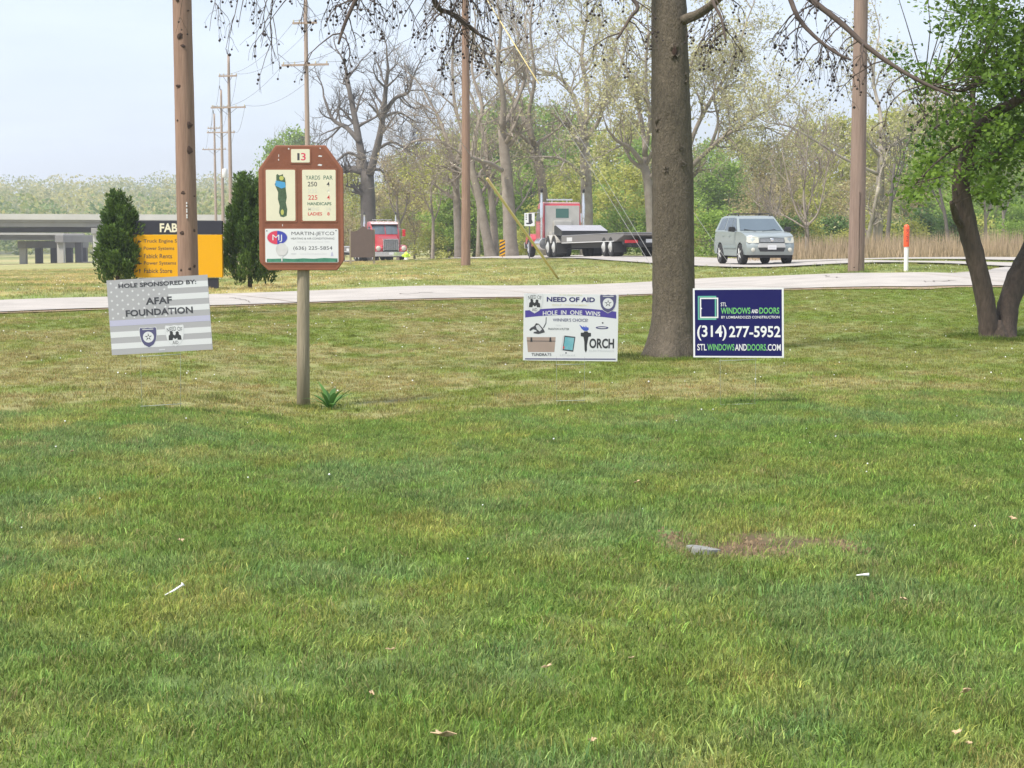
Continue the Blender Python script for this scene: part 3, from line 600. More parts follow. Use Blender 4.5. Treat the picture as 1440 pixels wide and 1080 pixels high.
# --- yellow directory sign
d = 41.5; g = D(252, d); sc = d / F; root = empty('directory_sign', g); tag(root, 'yellow and black business directory sign between two evergreen shrubs', 'sign')
zy = lambda v: zat(v, d) - g.z
w_ = 124 * sc; mb = MB(); mb.box(-w_ / 2, w_ / 2, -.06, .10, zy(390), zy(330)); pan = mb.build('panel', M['sign_yellow'], root, bevel=.01)
mb = MB(); mb.box(-w_ / 2 - .005, w_ / 2 + .005, -.065, .105, zy(329.5), zy(310.5)); hd = mb.build('header', M['sign_black'], root, bevel=.01)
for u in (206, 301): mb = MB(); x = (u - 253.5) * sc; mb.box(x - .13, x + .13, -.03, .07, -.2, zy(391)); mb.build('leg', M['sign_black'], root)
fy = Face(hd, w_, zy(329.5) - zy(310.5), -.065, ztop=zy(310.5)); fy.h = -fy.h
fy.text('FABICK', .30, .70, .18, .85, M['cream'], 3, .03)
fy = Face(pan, w_, zy(330) - zy(390), -.06, ztop=zy(330))
for i, t_ in enumerate(('Truck Engine Service', 'Power Systems', 'Fabick Rents', 'Power Systems Rental', 'Fabick Store')):
    tt = .105 + i * .172; asc = len(t_) * .0265
    fy.text(t_, .115, .115 + asc, tt, tt + .105, M['ink'], 3, .01)
    if i < 4: fy.poly([[(.045, tt + .05), (.068, tt + .01), (.068, tt + .09)], [(.066, tt + .04), (.09, tt + .04), (.09, tt + .065), (.066, tt + .065)]], M['ink'], 2, 'arrow')
    else: fy.poly([[(.066, tt), (.082, tt + .045), (.05, tt + .045)], [(.061, tt + .043), (.071, tt + .043), (.071, tt + .1), (.061, tt + .1)]], M['ink'], 2, 'arrow')

# --- small road signs and markers
def on_px(u, v_foot, d): return D(u, d)
d = 105; g = D(706.5, d); sc = d / F; root = empty('hazard_marker', g); tag(root, 'narrow road hazard marker with yellow and black diagonal stripes', 'sign')
mb = MB(); mb.box(-.16, .16, -.006, .006, .12, 1.06); pan = mb.build('panel', M['sign_yellow'], root); mb = MB(); mb.box(-.025, .025, .008, .05, -.2, 1.0); mb.build('post', M['pole_metal'], root)
fm = Face(pan, .32, .94, -.006, ztop=1.06)
for i in range(5): t0 = -.02 + i * .215; fm.poly([(.02, min(.99, max(.01, t0 + .17))), (.98, max(.01, t0)), (.98, min(.99, t0 + .11)), (.02, min(.99, t0 + .28))], M['ink'], 2, 'stripe')
d = 97; g = D(744.5, d); sc = d / F; root = empty('road_sign', g); tag(root, 'white square traffic sign with a black symbol beside the flatbed cab', 'sign')
z0, z1 = zat(318, d) - g.z, zat(299.5, d) - g.z; mb = MB(); mb.box(-.27, .27, -.005, .005, z0, z1); pan = mb.build('panel', M['white'], root); mb = MB(); mb.tube([(0, .04, -.2), (0, .04, z1 - .1)], .03, 8); mb.build('post', M['pole_metal'], root)
fm = Face(pan, .54, z1 - z0, -.005, ztop=z1); fm.poly([(.40, .05), (.72, .05), (.72, .50), (.84, .72), (.62, .86), (.28, .86), (.14, .80), (.20, .74), (.42, .74)], M['ink'], 2, 'symbol'); fm.poly([[(.12, y), (.26, y), (.26, y + .07), (.12, y + .07)] for y in (.12, .28, .44)], M['ink'], 2, 'symbol')
d = 80; g = D(510, d); sc = d / F; root = empty('sign_board', g, R(6)); tag(root, 'plain brown back of a wooden signboard in front of the approaching truck', 'sign')
zz = lambda v: zat(v, d) - g.z
prof = [(-16, 362), (-16, 325), (-13, 325.5), (-9, 325), (-5, 323), (-1, 319.5), (2, 318), (5, 320), (8, 322.5), (12, 323.5), (16, 323), (16, 362)]
mb = MB(); mb.prism([(x * sc, zz(v)) for x, v in prof], 'y', -.03, .03); mb.build('board', M['brown_sign'], root)
for x in (-16.4, 16.4): mb = MB(); mb.box(x * sc - .045, x * sc + .045, .035, .12, -.2, zz(322)); mb.build('post', M['post_wood'], root)
g = D(571.5, 131); root = empty('fire_hydrant', g); tag(root, 'yellow green fire hydrant with pale base behind the grass verge', 'hydrant')
mb = MB(); mb.lathe([(.16, -.1), (.17, .12), (.20, .13), (.20, .17), (.13, .18), (.13, .32)], 14); mb.build('barrel', M['post_white'], root, angle=40)
mb = MB(); mb.lathe([(.15, .32), (.16, .34), (.16, .5), (.19, .51), (.19, .55), (.15, .60), (.09, .66), (.03, .69), (.035, .75), (.001, .75)], 14); bn = mb.build('bonnet', M['hiviz'], root, angle=40)
for s_ in (-1, 1): mb = MB(); mb.lathe([(.075, 0), (.075, .1), (.09, .1), (.09, .16), (.03, .17), (.03, .2)], 10, axis='x'); c = mb.build('outlet_cap', M['hiviz'], root, angle=40); c.location = (s_ * .12, 0, .43); c.scale = (s_, 1, 1)
g = G(1274, 381.5, 30, 60); d = g.y; sc = d / F; root = empty('marker_post', g); tag(root, 'orange topped white pipeline marker post beside the thick utility pole', 'post')
zz = lambda v: zat(v, d) - g.z
mb = MB(); mb.lathe([(.05, -.3), (.05, zz(346))], 16); mb.build('shaft', M['post_white'], root, angle=40)
mb = MB(); mb.lathe([(.062, zz(347)), (.064, zz(346)), (.064, zz(319)), (.05, zz(317)), (.02, zz(315.6)), (.001, zz(315.4))], 16); cap = mb.build('cap', M['orange'], root, angle=40)
tm = text_mesh('WARNING', .02); v = np.empty(len(tm.vertices) * 3); tm.vertices.foreach_get('co', v); v = v.reshape(-1, 3); v = (v - v.min(0)) / np.maximum(v.max(0) - v.min(0), 1e-9)
a0 = (v[:, 1] - .5) * .9; tm.vertices.foreach_set('co', np.c_[.0655 * np.sin(-a0), -.0655 * np.cos(a0), zz(341) + v[:, 0] * (zz(322) - zz(341))].ravel()); tm.materials.clear(); tm.materials.append(M['ink']); o = lnk(bpy.data.objects.new('lettering', tm)); o.parent = cap

# ------------------------------------------------------------------ utility poles
def gouges(root, pts, rad_at, d):
    for u, v, w_ in pts:
        c = P(u, v, d) - root.location
        a = math.asin(max(-.9, min(.9, (c.x - root['ax'] - root['lean'] * c.z) / rad_at))); x = root['ax'] + root['lean'] * c.z + math.sin(a) * rad_at; y = -math.cos(a) * rad_at
        mb = MB(); n = 9; hw = w_ * d / F / 2; pts2 = []
        for j in range(n):
            an = 6.283 * j / n; pts2.append((x + hw * math.cos(an) * random.uniform(.6, 1.2), y - .004 + abs(math.cos(an)) * .012, c.z + hw * .8 * math.sin(an) * random.uniform(.5, 1.2)))
        mb.add(pts2 + [(x, y - .012, c.z)], [(j, (j + 1) % n, n) for j in range(n)]); mb.build('gouge', M['gouge'], root)
d = 28.0; g = D(266, d); g.x = P(266, 440, d).x
root = empty('utility_pole', g); tag(root, 'thick brown gouged utility pole behind the grey flag sign', 'utility pole', 'utility poles')
topx = (P(256, 0, d).x - g.x) / (zat(0, d) - g.z); root['lean'] = topx; root['ax'] = 0.0
zs_ = np.linspace(-.6, 9.2, 40); mb = MB(); mb.tube([(topx * z, 0, z) for z in zs_], [.158 - .0035 * z for z in zs_], 20, jit=.008); mb.build('shaft', M['pole_wood'], root, smooth=True)
gouges(root, [(255, 52, 11), (260, 66, 8), (254, 122, 9), (267, 176, 14), (267, 212, 16), (252, 170, 5), (261, 272, 8), (274, 276, 4), (260, 328, 9), (274, 324, 6), (258, 380, 7), (268, 378, 8), (274, 374, 7), (266, 16, 4), (252, 2, 7)], .15, d)
mb = MB()
for v in (286, 290, 295, 298, 303, 306): c = P(265.5, v, d) - g; x = root['lean'] * c.z; mb.box(x + .02, x + .036, -.165, -.15, c.z - .012, c.z + .016)
mb.build('number_tags', M['white'], root)
def pole(u, v_foot, d, rad, label, parts=True, m='pole_pale', foot=True):
    g = D(u, d); root = empty('utility_pole', g); tag(root, label, 'utility pole', 'utility poles')
    top = 15.6 - g.z; z = np.linspace(-.6, top, 26); mb = MB(); mb.tube([(0.02 * math.sin(a * .3), 0, a) for a in z], [rad * (1 - .028 * a) for a in z], 14, jit=.006); mb.build('shaft', M[m], root, smooth=True)
    ang = R(-15)
    for zz_, hl in ((11.4 - g.z, 1.5), (13.9 - g.z, .78)):
        mb = MB(); mb.box(-hl, hl, -rad - .1, -rad + .02, zz_ - .06, zz_ + .06); ca = mb.build('crossarm', M['pole_pale'], root); ca.rotation_euler.z = ang
        mb = MB()
        for s_ in (-1, 1): mb.tube([(s_ * hl * .5, -rad - .06, zz_ - .05), (0, -rad - .03, zz_ - .6)], .02, 5)
        br = mb.build('brace', M['pole_metal'], ca)
        for x in (-hl * .93, -hl * .45, hl * .45, hl * .93):
            mb = MB(); mb.lathe([(.02, zz_ + .06), (.05, zz_ + .1), (.03, zz_ + .13), (.05, zz_ + .16), (.02, zz_ + .22)], 8, (x, -rad - .04, 0)); mb.build('insulator', M['insulator'], ca)
    mb = MB(); mb.tube([(0, 0, top), (-.12, -.1, top + .12), (-.14, -.1, top + .42)], .045, 6); mb.build('pole_top_pin', M['pole_metal'], root)
    return root
PD = G(1203, 383.6, 30, 60).y
poles = [pole(1203, 384, PD, .175 * PD / 39.5, 'thick cracked utility pole beside the orange marker post', m='pole_grey'), pole(655, 375, 76, .20, 'slim brown utility pole held by yellow guy wires', m='pole_wood'),
         pole(434, 370, 113, .19, 'pale utility pole with crossarms rising behind the golf hole sign'), pole(326, 370, 150, .19, 'tallest of the far crossarm poles above the evergreen shrub'),
         pole(315, 370, 186, .19, 'far crossarm pole carrying a white transformer can'), pole(305, 370, 222, .19, 'farthest crossarm pole, standing next to the pole with the transformer')]
r0 = poles[0]; mb = MB(); c0 = 0
cz = [P(1205, v, PD).z - r0.location.z for v in (385, 370, 350, 330, 310, 290, 270)]
for i in range(6): mb.box(.02 + .004 * (i % 2), .028 + .004 * (i % 2), -.184, -.160, cz[i], cz[i + 1] - .002)
mb.build('crack', M['gouge'], r0); r0['lean'] = 0.0; r0['ax'] = 0.0
gouges(r0, [(1200, 376, 4)], .175, PD)
mb = MB(); t = poles[4]; mb.lathe([(.25, 0), (.28, .04), (.28, .8), (.24, .88), (.05, .9)], 14, (.30, -.3, zat(250, 186) - t.location.z)); mb.build('transformer', M['white'], t, angle=40)
def mbwire(name, label, a, b, sag, r, group='overhead wires'):
    mb = MB(); n = 14; a = Vector(a); b = Vector(b); mb.tube([a.lerp(b, i / n) - Vector((0, 0, sag * 4 * (i / n) * (1 - i / n))) for i in range(n + 1)], r, 4)
    o = mb.build(name, M['cable'], smooth=True); tag(o, label, 'wire', group); return o
SPAN = ('thick cracked pole to the slim pole', 'slim pole to the pole behind the golf sign', 'golf sign pole to the tallest far pole', 'tallest far pole to the transformer pole', 'transformer pole to the farthest pole')
for i in range(len(poles) - 1):
    A, B = poles[i].location, poles[i + 1].location
    for zz_, hl in ((11.55, 1.4), (14.05, .72)):
        for s_ in (-1, 1):
            ox = Vector((s_ * hl * math.cos(R(-15)), s_ * hl * math.sin(R(-15)) - .25, 0))
            mbwire('power_line', '%s power line, %s side, from the %s' % ('lower' if zz_ < 12 else 'upper', 'field' if s_ < 0 else 'wood', SPAN[i]), Vector((A.x, A.y, zz_)) + ox, Vector((B.x, B.y, zz_)) + ox, .9, .012)
def guy(name, label, a, b, segs):
    root = empty(name, a); tag(root, label, 'guy wire', 'guy wires'); a = Vector(a); v = Vector(b) - a
    mb = MB(); mb.tube([Vector((0, 0, 0)), v * .5, v], .0065, 5); mb.build('cable', M['guy_wire'], root)
    for s0, s1, r, nm in segs:
        mb = MB(); mb.tube([v * s0, v * ((s0 + s1) / 2), v * s1], [r, r, r * .9], 10); mb.build(nm, M['guy_yellow'], root, smooth=True)
    return root
ga = G(787, 392, 35, 80); guy('guy_wire', 'guy wire in a long yellow guard tube leaning over the verge', (ga.x, ga.y, ga.z - .05), (-4.9, 28.1, 8.3), [(.004, .305, .036, 'guard_tube')])
pm = poles[1].location; B_ = D(921, 56); guy('guy_wire', 'guy wire with a yellow insulator rod from the slim pole to behind the trunk', B_, (pm.x + .1, pm.y - .1, 11.9), [(.55, .93, .02, 'insulator_rod')])
B2 = D(929, 56); guy('guy_wire', 'plain guy wire running beside the one with the insulator rod', B2, (pm.x + .1, pm.y - .1, 12.6), [])
B3 = D(1031, 60); B3.z -= .05; guy('guy_wire', 'plain guy wire anchored in the verge in front of the silver car', B3, (pm.x + .1, pm.y - .1, 15.2), [])

# ------------------------------------------------------------------ vehicles (own axes: front towards -Y, left side of the vehicle towards +X)
def sweep(prof, hw, cols, ymod=None):
    """closed side profile (y, z) swept across the width"""
    mb = MB(); n = len(prof); m = len(cols); V = []
    for c in cols:
        for y, z in prof: V.append((c * hw(y, z), y + (ymod(y, z, c) if ymod else 0), z))
    Fc = []
    for j in range(m - 1):
        for i in range(n):
            k = (i + 1) % n; Fc.append((j * n + i, j * n + k, (j + 1) * n + k, (j + 1) * n + i))
    Fc.append(tuple(range(n))); Fc.append(tuple((m - 1) * n + i for i in range(n))[::-1])
    return mb.add(V, Fc)
def wheel(parent, x, y, r, w_, side, rim_m, name='wheel', rim_r=.62, hub=False):
    t = MB(); t.lathe([(r * .6, -w_ / 2), (r * .93, -w_ / 2), (r, -w_ * .36), (r, w_ * .36), (r * .93, w_ / 2), (r * .6, w_ / 2)], 28, axis='x')
    wo = t.build(name, M['tyre'], parent, angle=35); wo.location = (x, y, r)
    m_ = MB(); k = side
    if hub: m_.lathe([(r * .56, k * w_ * .46), (r * .56, k * w_ * .51), (r * .44, k * w_ * .53), (r * .3, k * w_ * .60), (r * .2, k * w_ * .66), (.001, k * w_ * .66)], 24, axis='x')
    else:
        m_.lathe([(r * .66, k * w_ * .40), (r * .64, k * w_ * .50), (r * .58, k * w_ * .48), (r * .54, k * w_ * .30), (.001, k * w_ * .30)], 24, axis='x')
        for q_ in range(5):
            a = 6.2832 * q_ / 5; dy, dz = math.cos(a), math.sin(a); m_.tube([(k * w_ * .46, dy * r * .08, dz * r * .08), (k * w_ * .44, dy * r * .6, dz * r * .6)], [r * .13, r * .09], 6)
    m_.build('rim', rim_m, wo, angle=35); return wo
def arch(cy, r, cz, n=9): return [(cy + r * math.cos(math.pi * i / n), cz + r * math.sin(math.pi * i / n)) for i in range(n + 1)]

def make_suv():
    root = empty('parked_car'); root.name = 'sport_utility_car'; tag(root, 'silver green sport utility car driving past the bare young tree', 'car')
    prof = [(-2.18, .34), (-2.235, .46), (-2.24, .66), (-2.215, .70), (-2.19, .90), (-2.12, 1.0), (-1.95, 1.055), (-1.5, 1.11), (-1.0, 1.15), (0, 1.165), (1.6, 1.18), (2.12, 1.17), (2.2, 1.05), (2.24, .62), (2.24, .46), (2.18, .36)]
    prof += arch(1.28, .42, .36) + [(.8, .30), (-.88, .30)] + arch(-1.36, .42, .36)
    hw = lambda y, z: (.90 - .04 * max(0, (z - .75)) / .4 - .03 * max(0, (.6 - z)) / .3) * (1 - .05 * max(0, (-y - 1.75) / .5) ** 2)
    cols = [-1, -.94, -.8, -.5, 0, .5, .8, .94, 1]
    ym = lambda y, z, c: (.20 * abs(c) ** 5 if y < -1.75 else (-.12 * abs(c) ** 5 if y > 2.0 else 0))
    body = sweep(prof, hw, cols, ym).build('body', M['paint_silver'], root, angle=32)
    gh = [(-1.02, 1.14), (-.32, 1.64), (-.1, 1.70), (.6, 1.735), (1.5, 1.715), (1.86, 1.66), (2.12, 1.16)]
    hg = lambda y, z: .865 - .20 * max(0, z - 1.15) / .58
    sweep(gh, hg, cols, lambda y, z, c: .10 * abs(c) ** 3 if y < -.2 else 0).build('cabin', M['paint_silver'], body, angle=32)
    # windscreen
    mb = MB(); V = []
    for c in np.linspace(-.9, .9, 9):
        for t in (.08, .92):
            y = -1.02 + .70 * t; z = 1.14 + .5 * t; V.append((c * hg(y, z), y + .10 * abs(c) ** 3 - .010, z + .010))
    mb.add(V, [(2 * i, 2 * i + 2, 2 * i + 3, 2 * i + 1) for i in range(8)]); mb.build('windscreen', M['glass'], root, smooth=True)
    for s_ in (-1, 1):
        for pl in ([(-.74, 1.20), (-.02, 1.20), (-.02, 1.64), (-.22, 1.62)], [(.04, 1.20), (.82, 1.20), (.82, 1.65), (.04, 1.645)], [(.92, 1.22), (1.82, 1.22), (1.64, 1.63), (.92, 1.65)]):
            mb = MB(); mb.add([(s_ * (hg(y, z) + .006), y, z) for y, z in pl], [(0, 1, 2, 3)]); mb.build('side_window', M['glass_dark'], root)
        mb = MB(); mb.add([(s_ * .38, -2.0, 1.06)], []); 
        hl = MB(); pts = [(.46, .76), (.47, .95), (.70, .985), (.83, .97), (.855, .80), (.80, .755)]
        fr = []
        for x, z in pts: c = x / .88; yb = -2.205 + .20 * c ** 5 + .08 * (max(0, z - .72) / .28) ** 2; fr.append((s_ * x, yb - .028, z))
        hl.add(fr + [(x, y + .08, z) for x, y, z in fr], [tuple(range(6))] + [(i, (i + 1) % 6, 6 + (i + 1) % 6, 6 + i) for i in range(6)]); hl.build('headlight', M['lamp'], root)
        fl = MB(); fl.lathe([(.07, 0), (.075, -.02), (.06, -.03), (.001, -.035)], 14, axis='y'); o = fl.build('fog_light', M['lamp'], root, smooth=True); o.location = (s_ * .66, -2.195, .52)
        mr = MB(); mr.prism([(-.12, -.08), (.1, -.1), (.13, .02), (.08, .09), (-.1, .08)], 'y', -.05, .07); o = mr.build('wing_mirror', M['black_plastic'], root, bevel=.015); o.location = (s_ * 1.02, -.72, 1.24)
        ar = MB(); ar.tube([(s_ * .84, -.68, 1.2), (s_ * .95, -.70, 1.22)], .025, 6); ar.build('arm', M['black_plastic'], o).matrix_parent_inverse = Matrix.Translation(o.location).inverted()
        rr = MB(); rr.tube([(s_ * .58, -.05, 1.72), (s_ * .58, .1, 1.80), (s_ * .58, 1.3, 1.79), (s_ * .58, 1.5, 1.72)], .022, 6); rr.build('roof_rail', M['black_plastic'], root)
        sm = MB(); sm.box(min(s_ * .888, s_ * .915), max(s_ * .888, s_ * .915), -.86, .80, .56, .64); sm.build('side_moulding', M['cladding'], root, bevel=.008)
        for dy in (-.0, .83): dh = MB(); dh.box(min(s_ * .87, s_ * .90), max(s_ * .87, s_ * .90), dy - .02, dy + .14, .98, 1.01); dh.build('door_handle', M['cladding'], root)
        for yy in (-1.36, 1.28): wheel(root, s_ * .80, yy, .355, .235, s_, M['alloy'])
        wp = MB(); wp.tube([(s_ * .12 - .1, -.985, 1.165), (s_ * .12 + .45 * (1 if s_ > 0 else -1) - .05, -.90, 1.235)], .012, 5); wp.build('wiper', M['black_plastic'], root)
    for yy in (.25, 1.05): cb = MB(); cb.tube([(-.58, yy, 1.795), (.58, yy, 1.795)], .02, 6); cb.build('roof_crossbar', M['black_plastic'], root)
    gr = MB(); gr.prism([(-.45, .77), (.45, .77), (.43, .94), (0, .96), (-.43, .94)], 'y', -2.238, -2.16); go = gr.build('grille', M['grille'], root, bevel=.006)
    for z in (.81, .85, .89): b_ = MB(); b_.box(-.42, .42, -2.248, -2.238, z - .008, z + .008); b_.build('grille_bar', M['chrome'], go)
    em = MB(); em.lathe([(.06, 0), (.065, -.012), (.05, -.016), (.001, -.016)], 16, axis='y'); o = em.build('emblem', M['chrome'], root, smooth=True); o.location = (0, -2.25, .865)
    bp = MB(); bp.prism([(-.5, .60), (.5, .60), (.46, .745), (-.46, .745)], 'y', -2.262, -2.2); bp.build('bumper_panel', M['alloy'], root, bevel=.01)
    ik = MB(); ik.prism([(-.42, .46), (.42, .46), (.48, .585), (-.48, .585)], 'y', -2.255, -2.2); ik.build('lower_intake', M['black_plastic'], root)
    lp = MB(); lp.box(-.155, .155, -2.272, -2.264, .53, .68); po = lp.build('licence_plate', M['white_print'], root); q_ = MB(); q_.box(-.11, .11, -2.2745, -2.2725, .575, .635); q_.build('plate_print', M['faint_grey'], po)
    ub = MB(); ub.box(-.70, .70, -2.05, 2.05, .24, .60); ub.build('underbody', M['black_plastic'], root)
    return root
suv = make_suv(); g = D(1059, 66.5); suv.location = (g.x, g.y, g.z + .06); suv.rotation_euler.z = R(8.8)

def make_truck(label):
    root = empty('flatbed_truck'); tag(root, label, 'truck', 'red flatbed trucks')
    # bonnet and wings
    cols = [-1, -.9, -.6, 0, .6, .9, 1]
    hood = [(-2.95, 1.0), (-2.95, 1.62), (-2.86, 1.72), (-1.0, 1.98), (-1.0, .95)]
    sweep(hood, lambda y, z: .56 + .22 * max(0, (y + 2.95) / 1.95) - .04 * max(0, z - 1.6), cols, lambda y, z, c: .10 * abs(c) ** 4 if y < -2.5 else 0).build('bonnet', M['truck_red'], root, angle=35)
    for s_ in (-1, 1):
        fp = [(-3.0, .80), (-3.02, 1.05), (-2.85, 1.22), (-2.3, 1.30), (-1.7, 1.22), (-1.35, 1.0), (-1.2, .62)] + [(-2.15 + .62 * math.cos(a), .52 + .58 * math.sin(a)) for a in np.linspace(.1, math.pi - .35, 9)]
        mb = MB(); mb.prism(fp, 'x', min(s_ * .60, s_ * 1.16), max(s_ * .60, s_ * 1.16)); wg = mb.build('wing', M['truck_red'], root, bevel=.03, angle=40)
        mb = MB(); mb.lathe([(.13, 0), (.17, -.02), (.17, -.10), (.14, -.13), (.001, -.15)], 16, axis='y'); o = mb.build('headlight', M['lamp'], wg, angle=40); o.location = (s_ * .92, -2.98, 1.06)
        mb = MB(); mb.lathe([(.06, 1.0), (.06, 2.1), (.085, 2.12), (.085, 2.9), (.06, 2.95), (.06, 3.42), (.065, 3.5)], 14); o = mb.build('exhaust_stack', M['chrome'], root, angle=35); o.location = (s_ * 1.17, 1.02, 0)
        mb = MB(); mb.tube([(0, 0, 3.48), (0, .02, 3.58), (0, .12, 3.66)], [.07, .07, .05], 10); mb.build('stack_tip', M['frame_black'], o)
        mb = MB(); mb.box(-.11, .11, -.05, .05, -.25, .25); o = mb.build('wing_mirror', M['tail_red'] if s_ > 0 else M['chrome'], root, bevel=.03); o.location = (s_ * 1.42, -.72, 2.15)
        mb = MB(); mb.tube([(s_ * -.42, .0, .3), (0, 0, .28), (0, 0, -.28), (s_ * -.42, 0, -.3)], .02, 6); mb.build('mirror_bracket', M['chrome'], o)
        mb = MB(); mb.lathe([(.001, -.62), (.30, -.62), (.33, -.58), (.33, .58), (.30, .62), (.001, .62)], 20, (0, 0, 0), 'y'); o = mb.build('fuel_tank', M['chrome'], root, angle=35); o.location = (s_ * .98, .35, .72)
        mb = MB(); mb.add([(s_ * 1.062, y, z) for y, z in ((-.85, 1.98), (.12, 1.98), (.12, 2.62), (-.45, 2.62))], [(0, 1, 2, 3)]); mb.build('side_window', M['glass_dark'], root)
        for yy in (2.95, 4.3):
            wheel(root, s_ * 1.0, yy, .52, .56, s_, M['alloy'], hub=True)
            mb = MB(); mb.prism([(yy + .62 * math.cos(a), .55 + .62 * math.sin(a)) for a in np.linspace(.3, math.pi - .3, 10)] + [(yy + .58 * math.cos(a), .55 + .58 * math.sin(a)) for a in np.linspace(math.pi - .3, .3, 10)], 'x', min(s_ * .72, s_ * 1.28), max(s_ * .72, s_ * 1.28)); mb.build('mudguard', M['cab_steel'], root)
        wheel(root, s_ * 1.03, -2.15, .52, .30, s_, M['chrome'], hub=False)
        for yy in (14.4, 15.6): wheel(root, s_ * .98, yy, .47, .56, s_, M['alloy'], hub=True)
    for x, y0, y1, z0, z1, nm, m_ in ((-.72, .97, 1.35, 1.0, 1.6, 'chain_rack', 'frame_black'), (.25, 1.0, 1.6, .95, 1.35, 'tool_box', 'cab_steel'), (-.2, 1.7, 2.4, .95, 1.2, 'deck_plate', 'deck')): mb = MB(); mb.box(x, x + .5, y0, y1, z0, z1); mb.build(nm, M[m_], root, bevel=.02)
    for q_ in range(3): mb = MB(); mb.tube([(-.15 + .15 * q_, .97, 1.75), (-.15 + .15 * q_, 1.5, 1.35 - .05 * q_), (-.1 + .1 * q_, 2.3, 1.4), (0, 3.3, 1.25)], .022, 6); mb.build('air_hose', M[('tail_red', 'logo_blue', 'frame_black')[q_]], root)
    for s_ in (-1, 1): mb = MB(); mb.box(min(s_ * 1.28, s_ * .74), max(s_ * 1.28, s_ * .74), 5.0, 5.03, .18, .75); mb.build('mud_flap', M['black_plastic'], root); mb = MB(); mb.box(min(s_ * 1.27, s_ * .7), max(s_ * 1.27, s_ * .7), 16.35, 16.38, .2, .65); mb.build('mud_flap', M['black_plastic'], root)
    for s_ in (-1, 1): mb = MB(); mb.box(min(s_ * 1.06, s_ * 1.072), max(s_ * 1.06, s_ * 1.072), .2, .22, 1.05, 2.7); mb.build('door_seam', M['frame_black'], root); mb = MB(); mb.box(min(s_ * 1.06, s_ * 1.1), max(s_ * 1.06, s_ * 1.1), .02, .16, 1.75, 1.8); mb.build('door_handle', M['chrome'], root)
    cab = [(-1.0, .95), (-1.0, 2.0), (-.62, 2.78), (-.45, 2.90), (.2, 2.96), (.85, 2.93), (.92, 2.8), (.92, .95)]
    cb = sweep(cab, lambda y, z: 1.05 - .05 * max(0, z - 2.0), cols, lambda y, z, c: .10 * abs(c) ** 3 if y < -.4 else 0).build('cab', M['truck_red'], root, angle=32)
    rp_ = [(-.66, 2.80), (-.45, 2.925), (.2, 2.985), (.88, 2.955), (.88, 2.90), (-.45, 2.86)]
    sweep(rp_, lambda y, z: .99, [-1, -.8, 0, .8, 1]).build('roof_cap', M['truck_roof'], cb, angle=40)
    mb = MB(); mb.box(-.96, .96, .925, .95, 1.05, 2.78); bk = mb.build('cab_back', M['cab_steel'], root, bevel=.01)
    mb = MB(); mb.box(-.36, .36, .952, .962, 2.12, 2.62); mb.build('rear_window', M['window_green'], bk); mb = MB(); mb.box(-.5, .5, .953, 1.12, 1.2, 1.95); mb.build('headache_rack', M['cab_steel'], bk, bevel=.03)
    mb = MB()
    for s_ in (-1, 1): mb.tube([(s_ * .42, .3, 2.96), (s_ * .42, .3, 3.10)], .03, 6)
    mb.box(-.72, .72, .24, .36, 3.08, 3.16); mb.build('light_bar', M['chrome'], root)
    for i in range(5): mb = MB(); mb.lathe([(.06, 0), (.05, .06), (.001, .08)], 10); o = mb.build('marker_lamp', M['lamp'], root, smooth=True); o.location = (-.8 + .4 * i, -.40, 2.935)
    for s_ in (-1, 1):
        mb = MB(); V = []
        for c in np.linspace(.03 * s_, .9 * s_, 6):
            for z in (2.06, 2.74): t = (z - 2.0) / .78; V.append((c * 1.03, -1.0 + .38 * t + .10 * abs(c) ** 3 - .016, z + .006))
        mb.add(V, [(2 * i, 2 * i + 2, 2 * i + 3, 2 * i + 1) for i in range(5)]); mb.build('windscreen', M['glass'], root, smooth=True)
    mb = MB(); mb.box(-1.0, 1.0, -.78, -.45, 2.74, 2.79); mb.build('sun_visor', M['frame_black'], root)
    mb = MB(); mb.box(-.50, .50, -3.0, -2.9, .92, 1.66); gr = mb.build('grille', M['grille'], root)
    mb = MB(); mb.box(-.56, -.50, -3.03, -2.88, .88, 1.72); mb.box(.50, .56, -3.03, -2.88, .88, 1.72); mb.box(-.498, .498, -3.03, -2.9, 1.66, 1.73); mb.build('grille_surround', M['chrome'], gr)
    for i in range(7): mb = MB(); x = -.42 + .14 * i; mb.box(x - .016, x + .016, -3.02, -3.0, .94, 1.65); mb.build('grille_bar', M['chrome'], gr)
    mb = MB(); mb.prism([(-1.2, .48), (1.2, .48), (1.24, .82), (-1.24, .82)], 'y', -3.16, -3.04); bp = mb.build('bumper', M['chrome'], root, bevel=.03)
    mb = MB(); mb.box(-.16, .16, -3.175, -3.163, .6, .76); mb.build('licence_plate', M['white_print'], bp)
    mb = MB(); mb.box(-.42, .42, -2.95, 4.9, .62, .92); mb.box(-.9, .9, -2.6, 5.0, .42, .62); mb.build('chassis', M['frame_black'], root)
    # low flatbed trailer
    mb = MB(); mb.prism([(5.9, .68), (5.9, 1.07), (17.9, 1.05), (17.9, .98), (16.4, .70)], 'x', -1.25, 1.25); dk = mb.build('trailer_deck', M['deck_edge'], root)
    mb = MB(); mb.box(-1.24, 1.24, 5.95, 17.85, 1.075, 1.10); mb.build('deck_boards', M['deck'], dk)
    for s_ in (-1, 1):
        x0, x1 = sorted((s_ * 1.252, s_ * 1.262)); mb = MB(); mb.box(x0, x1, 6.0, 16.2, .70, .73); mb.build('reflective_strip', M['white_print'], dk)
        mb = MB(); mb.box(x0, x1, 7.1, 8.2, .78, .98); mb.build('fleet_number', M['faint_grey'], dk)
    mb = MB(); mb.prism([(4.2, 1.15), (4.2, 1.62), (4.5, 1.64), (5.9, 1.34), (5.9, 1.08)], 'x', -1.23, 1.23); gn = mb.build('gooseneck', M['frame_black'], root)
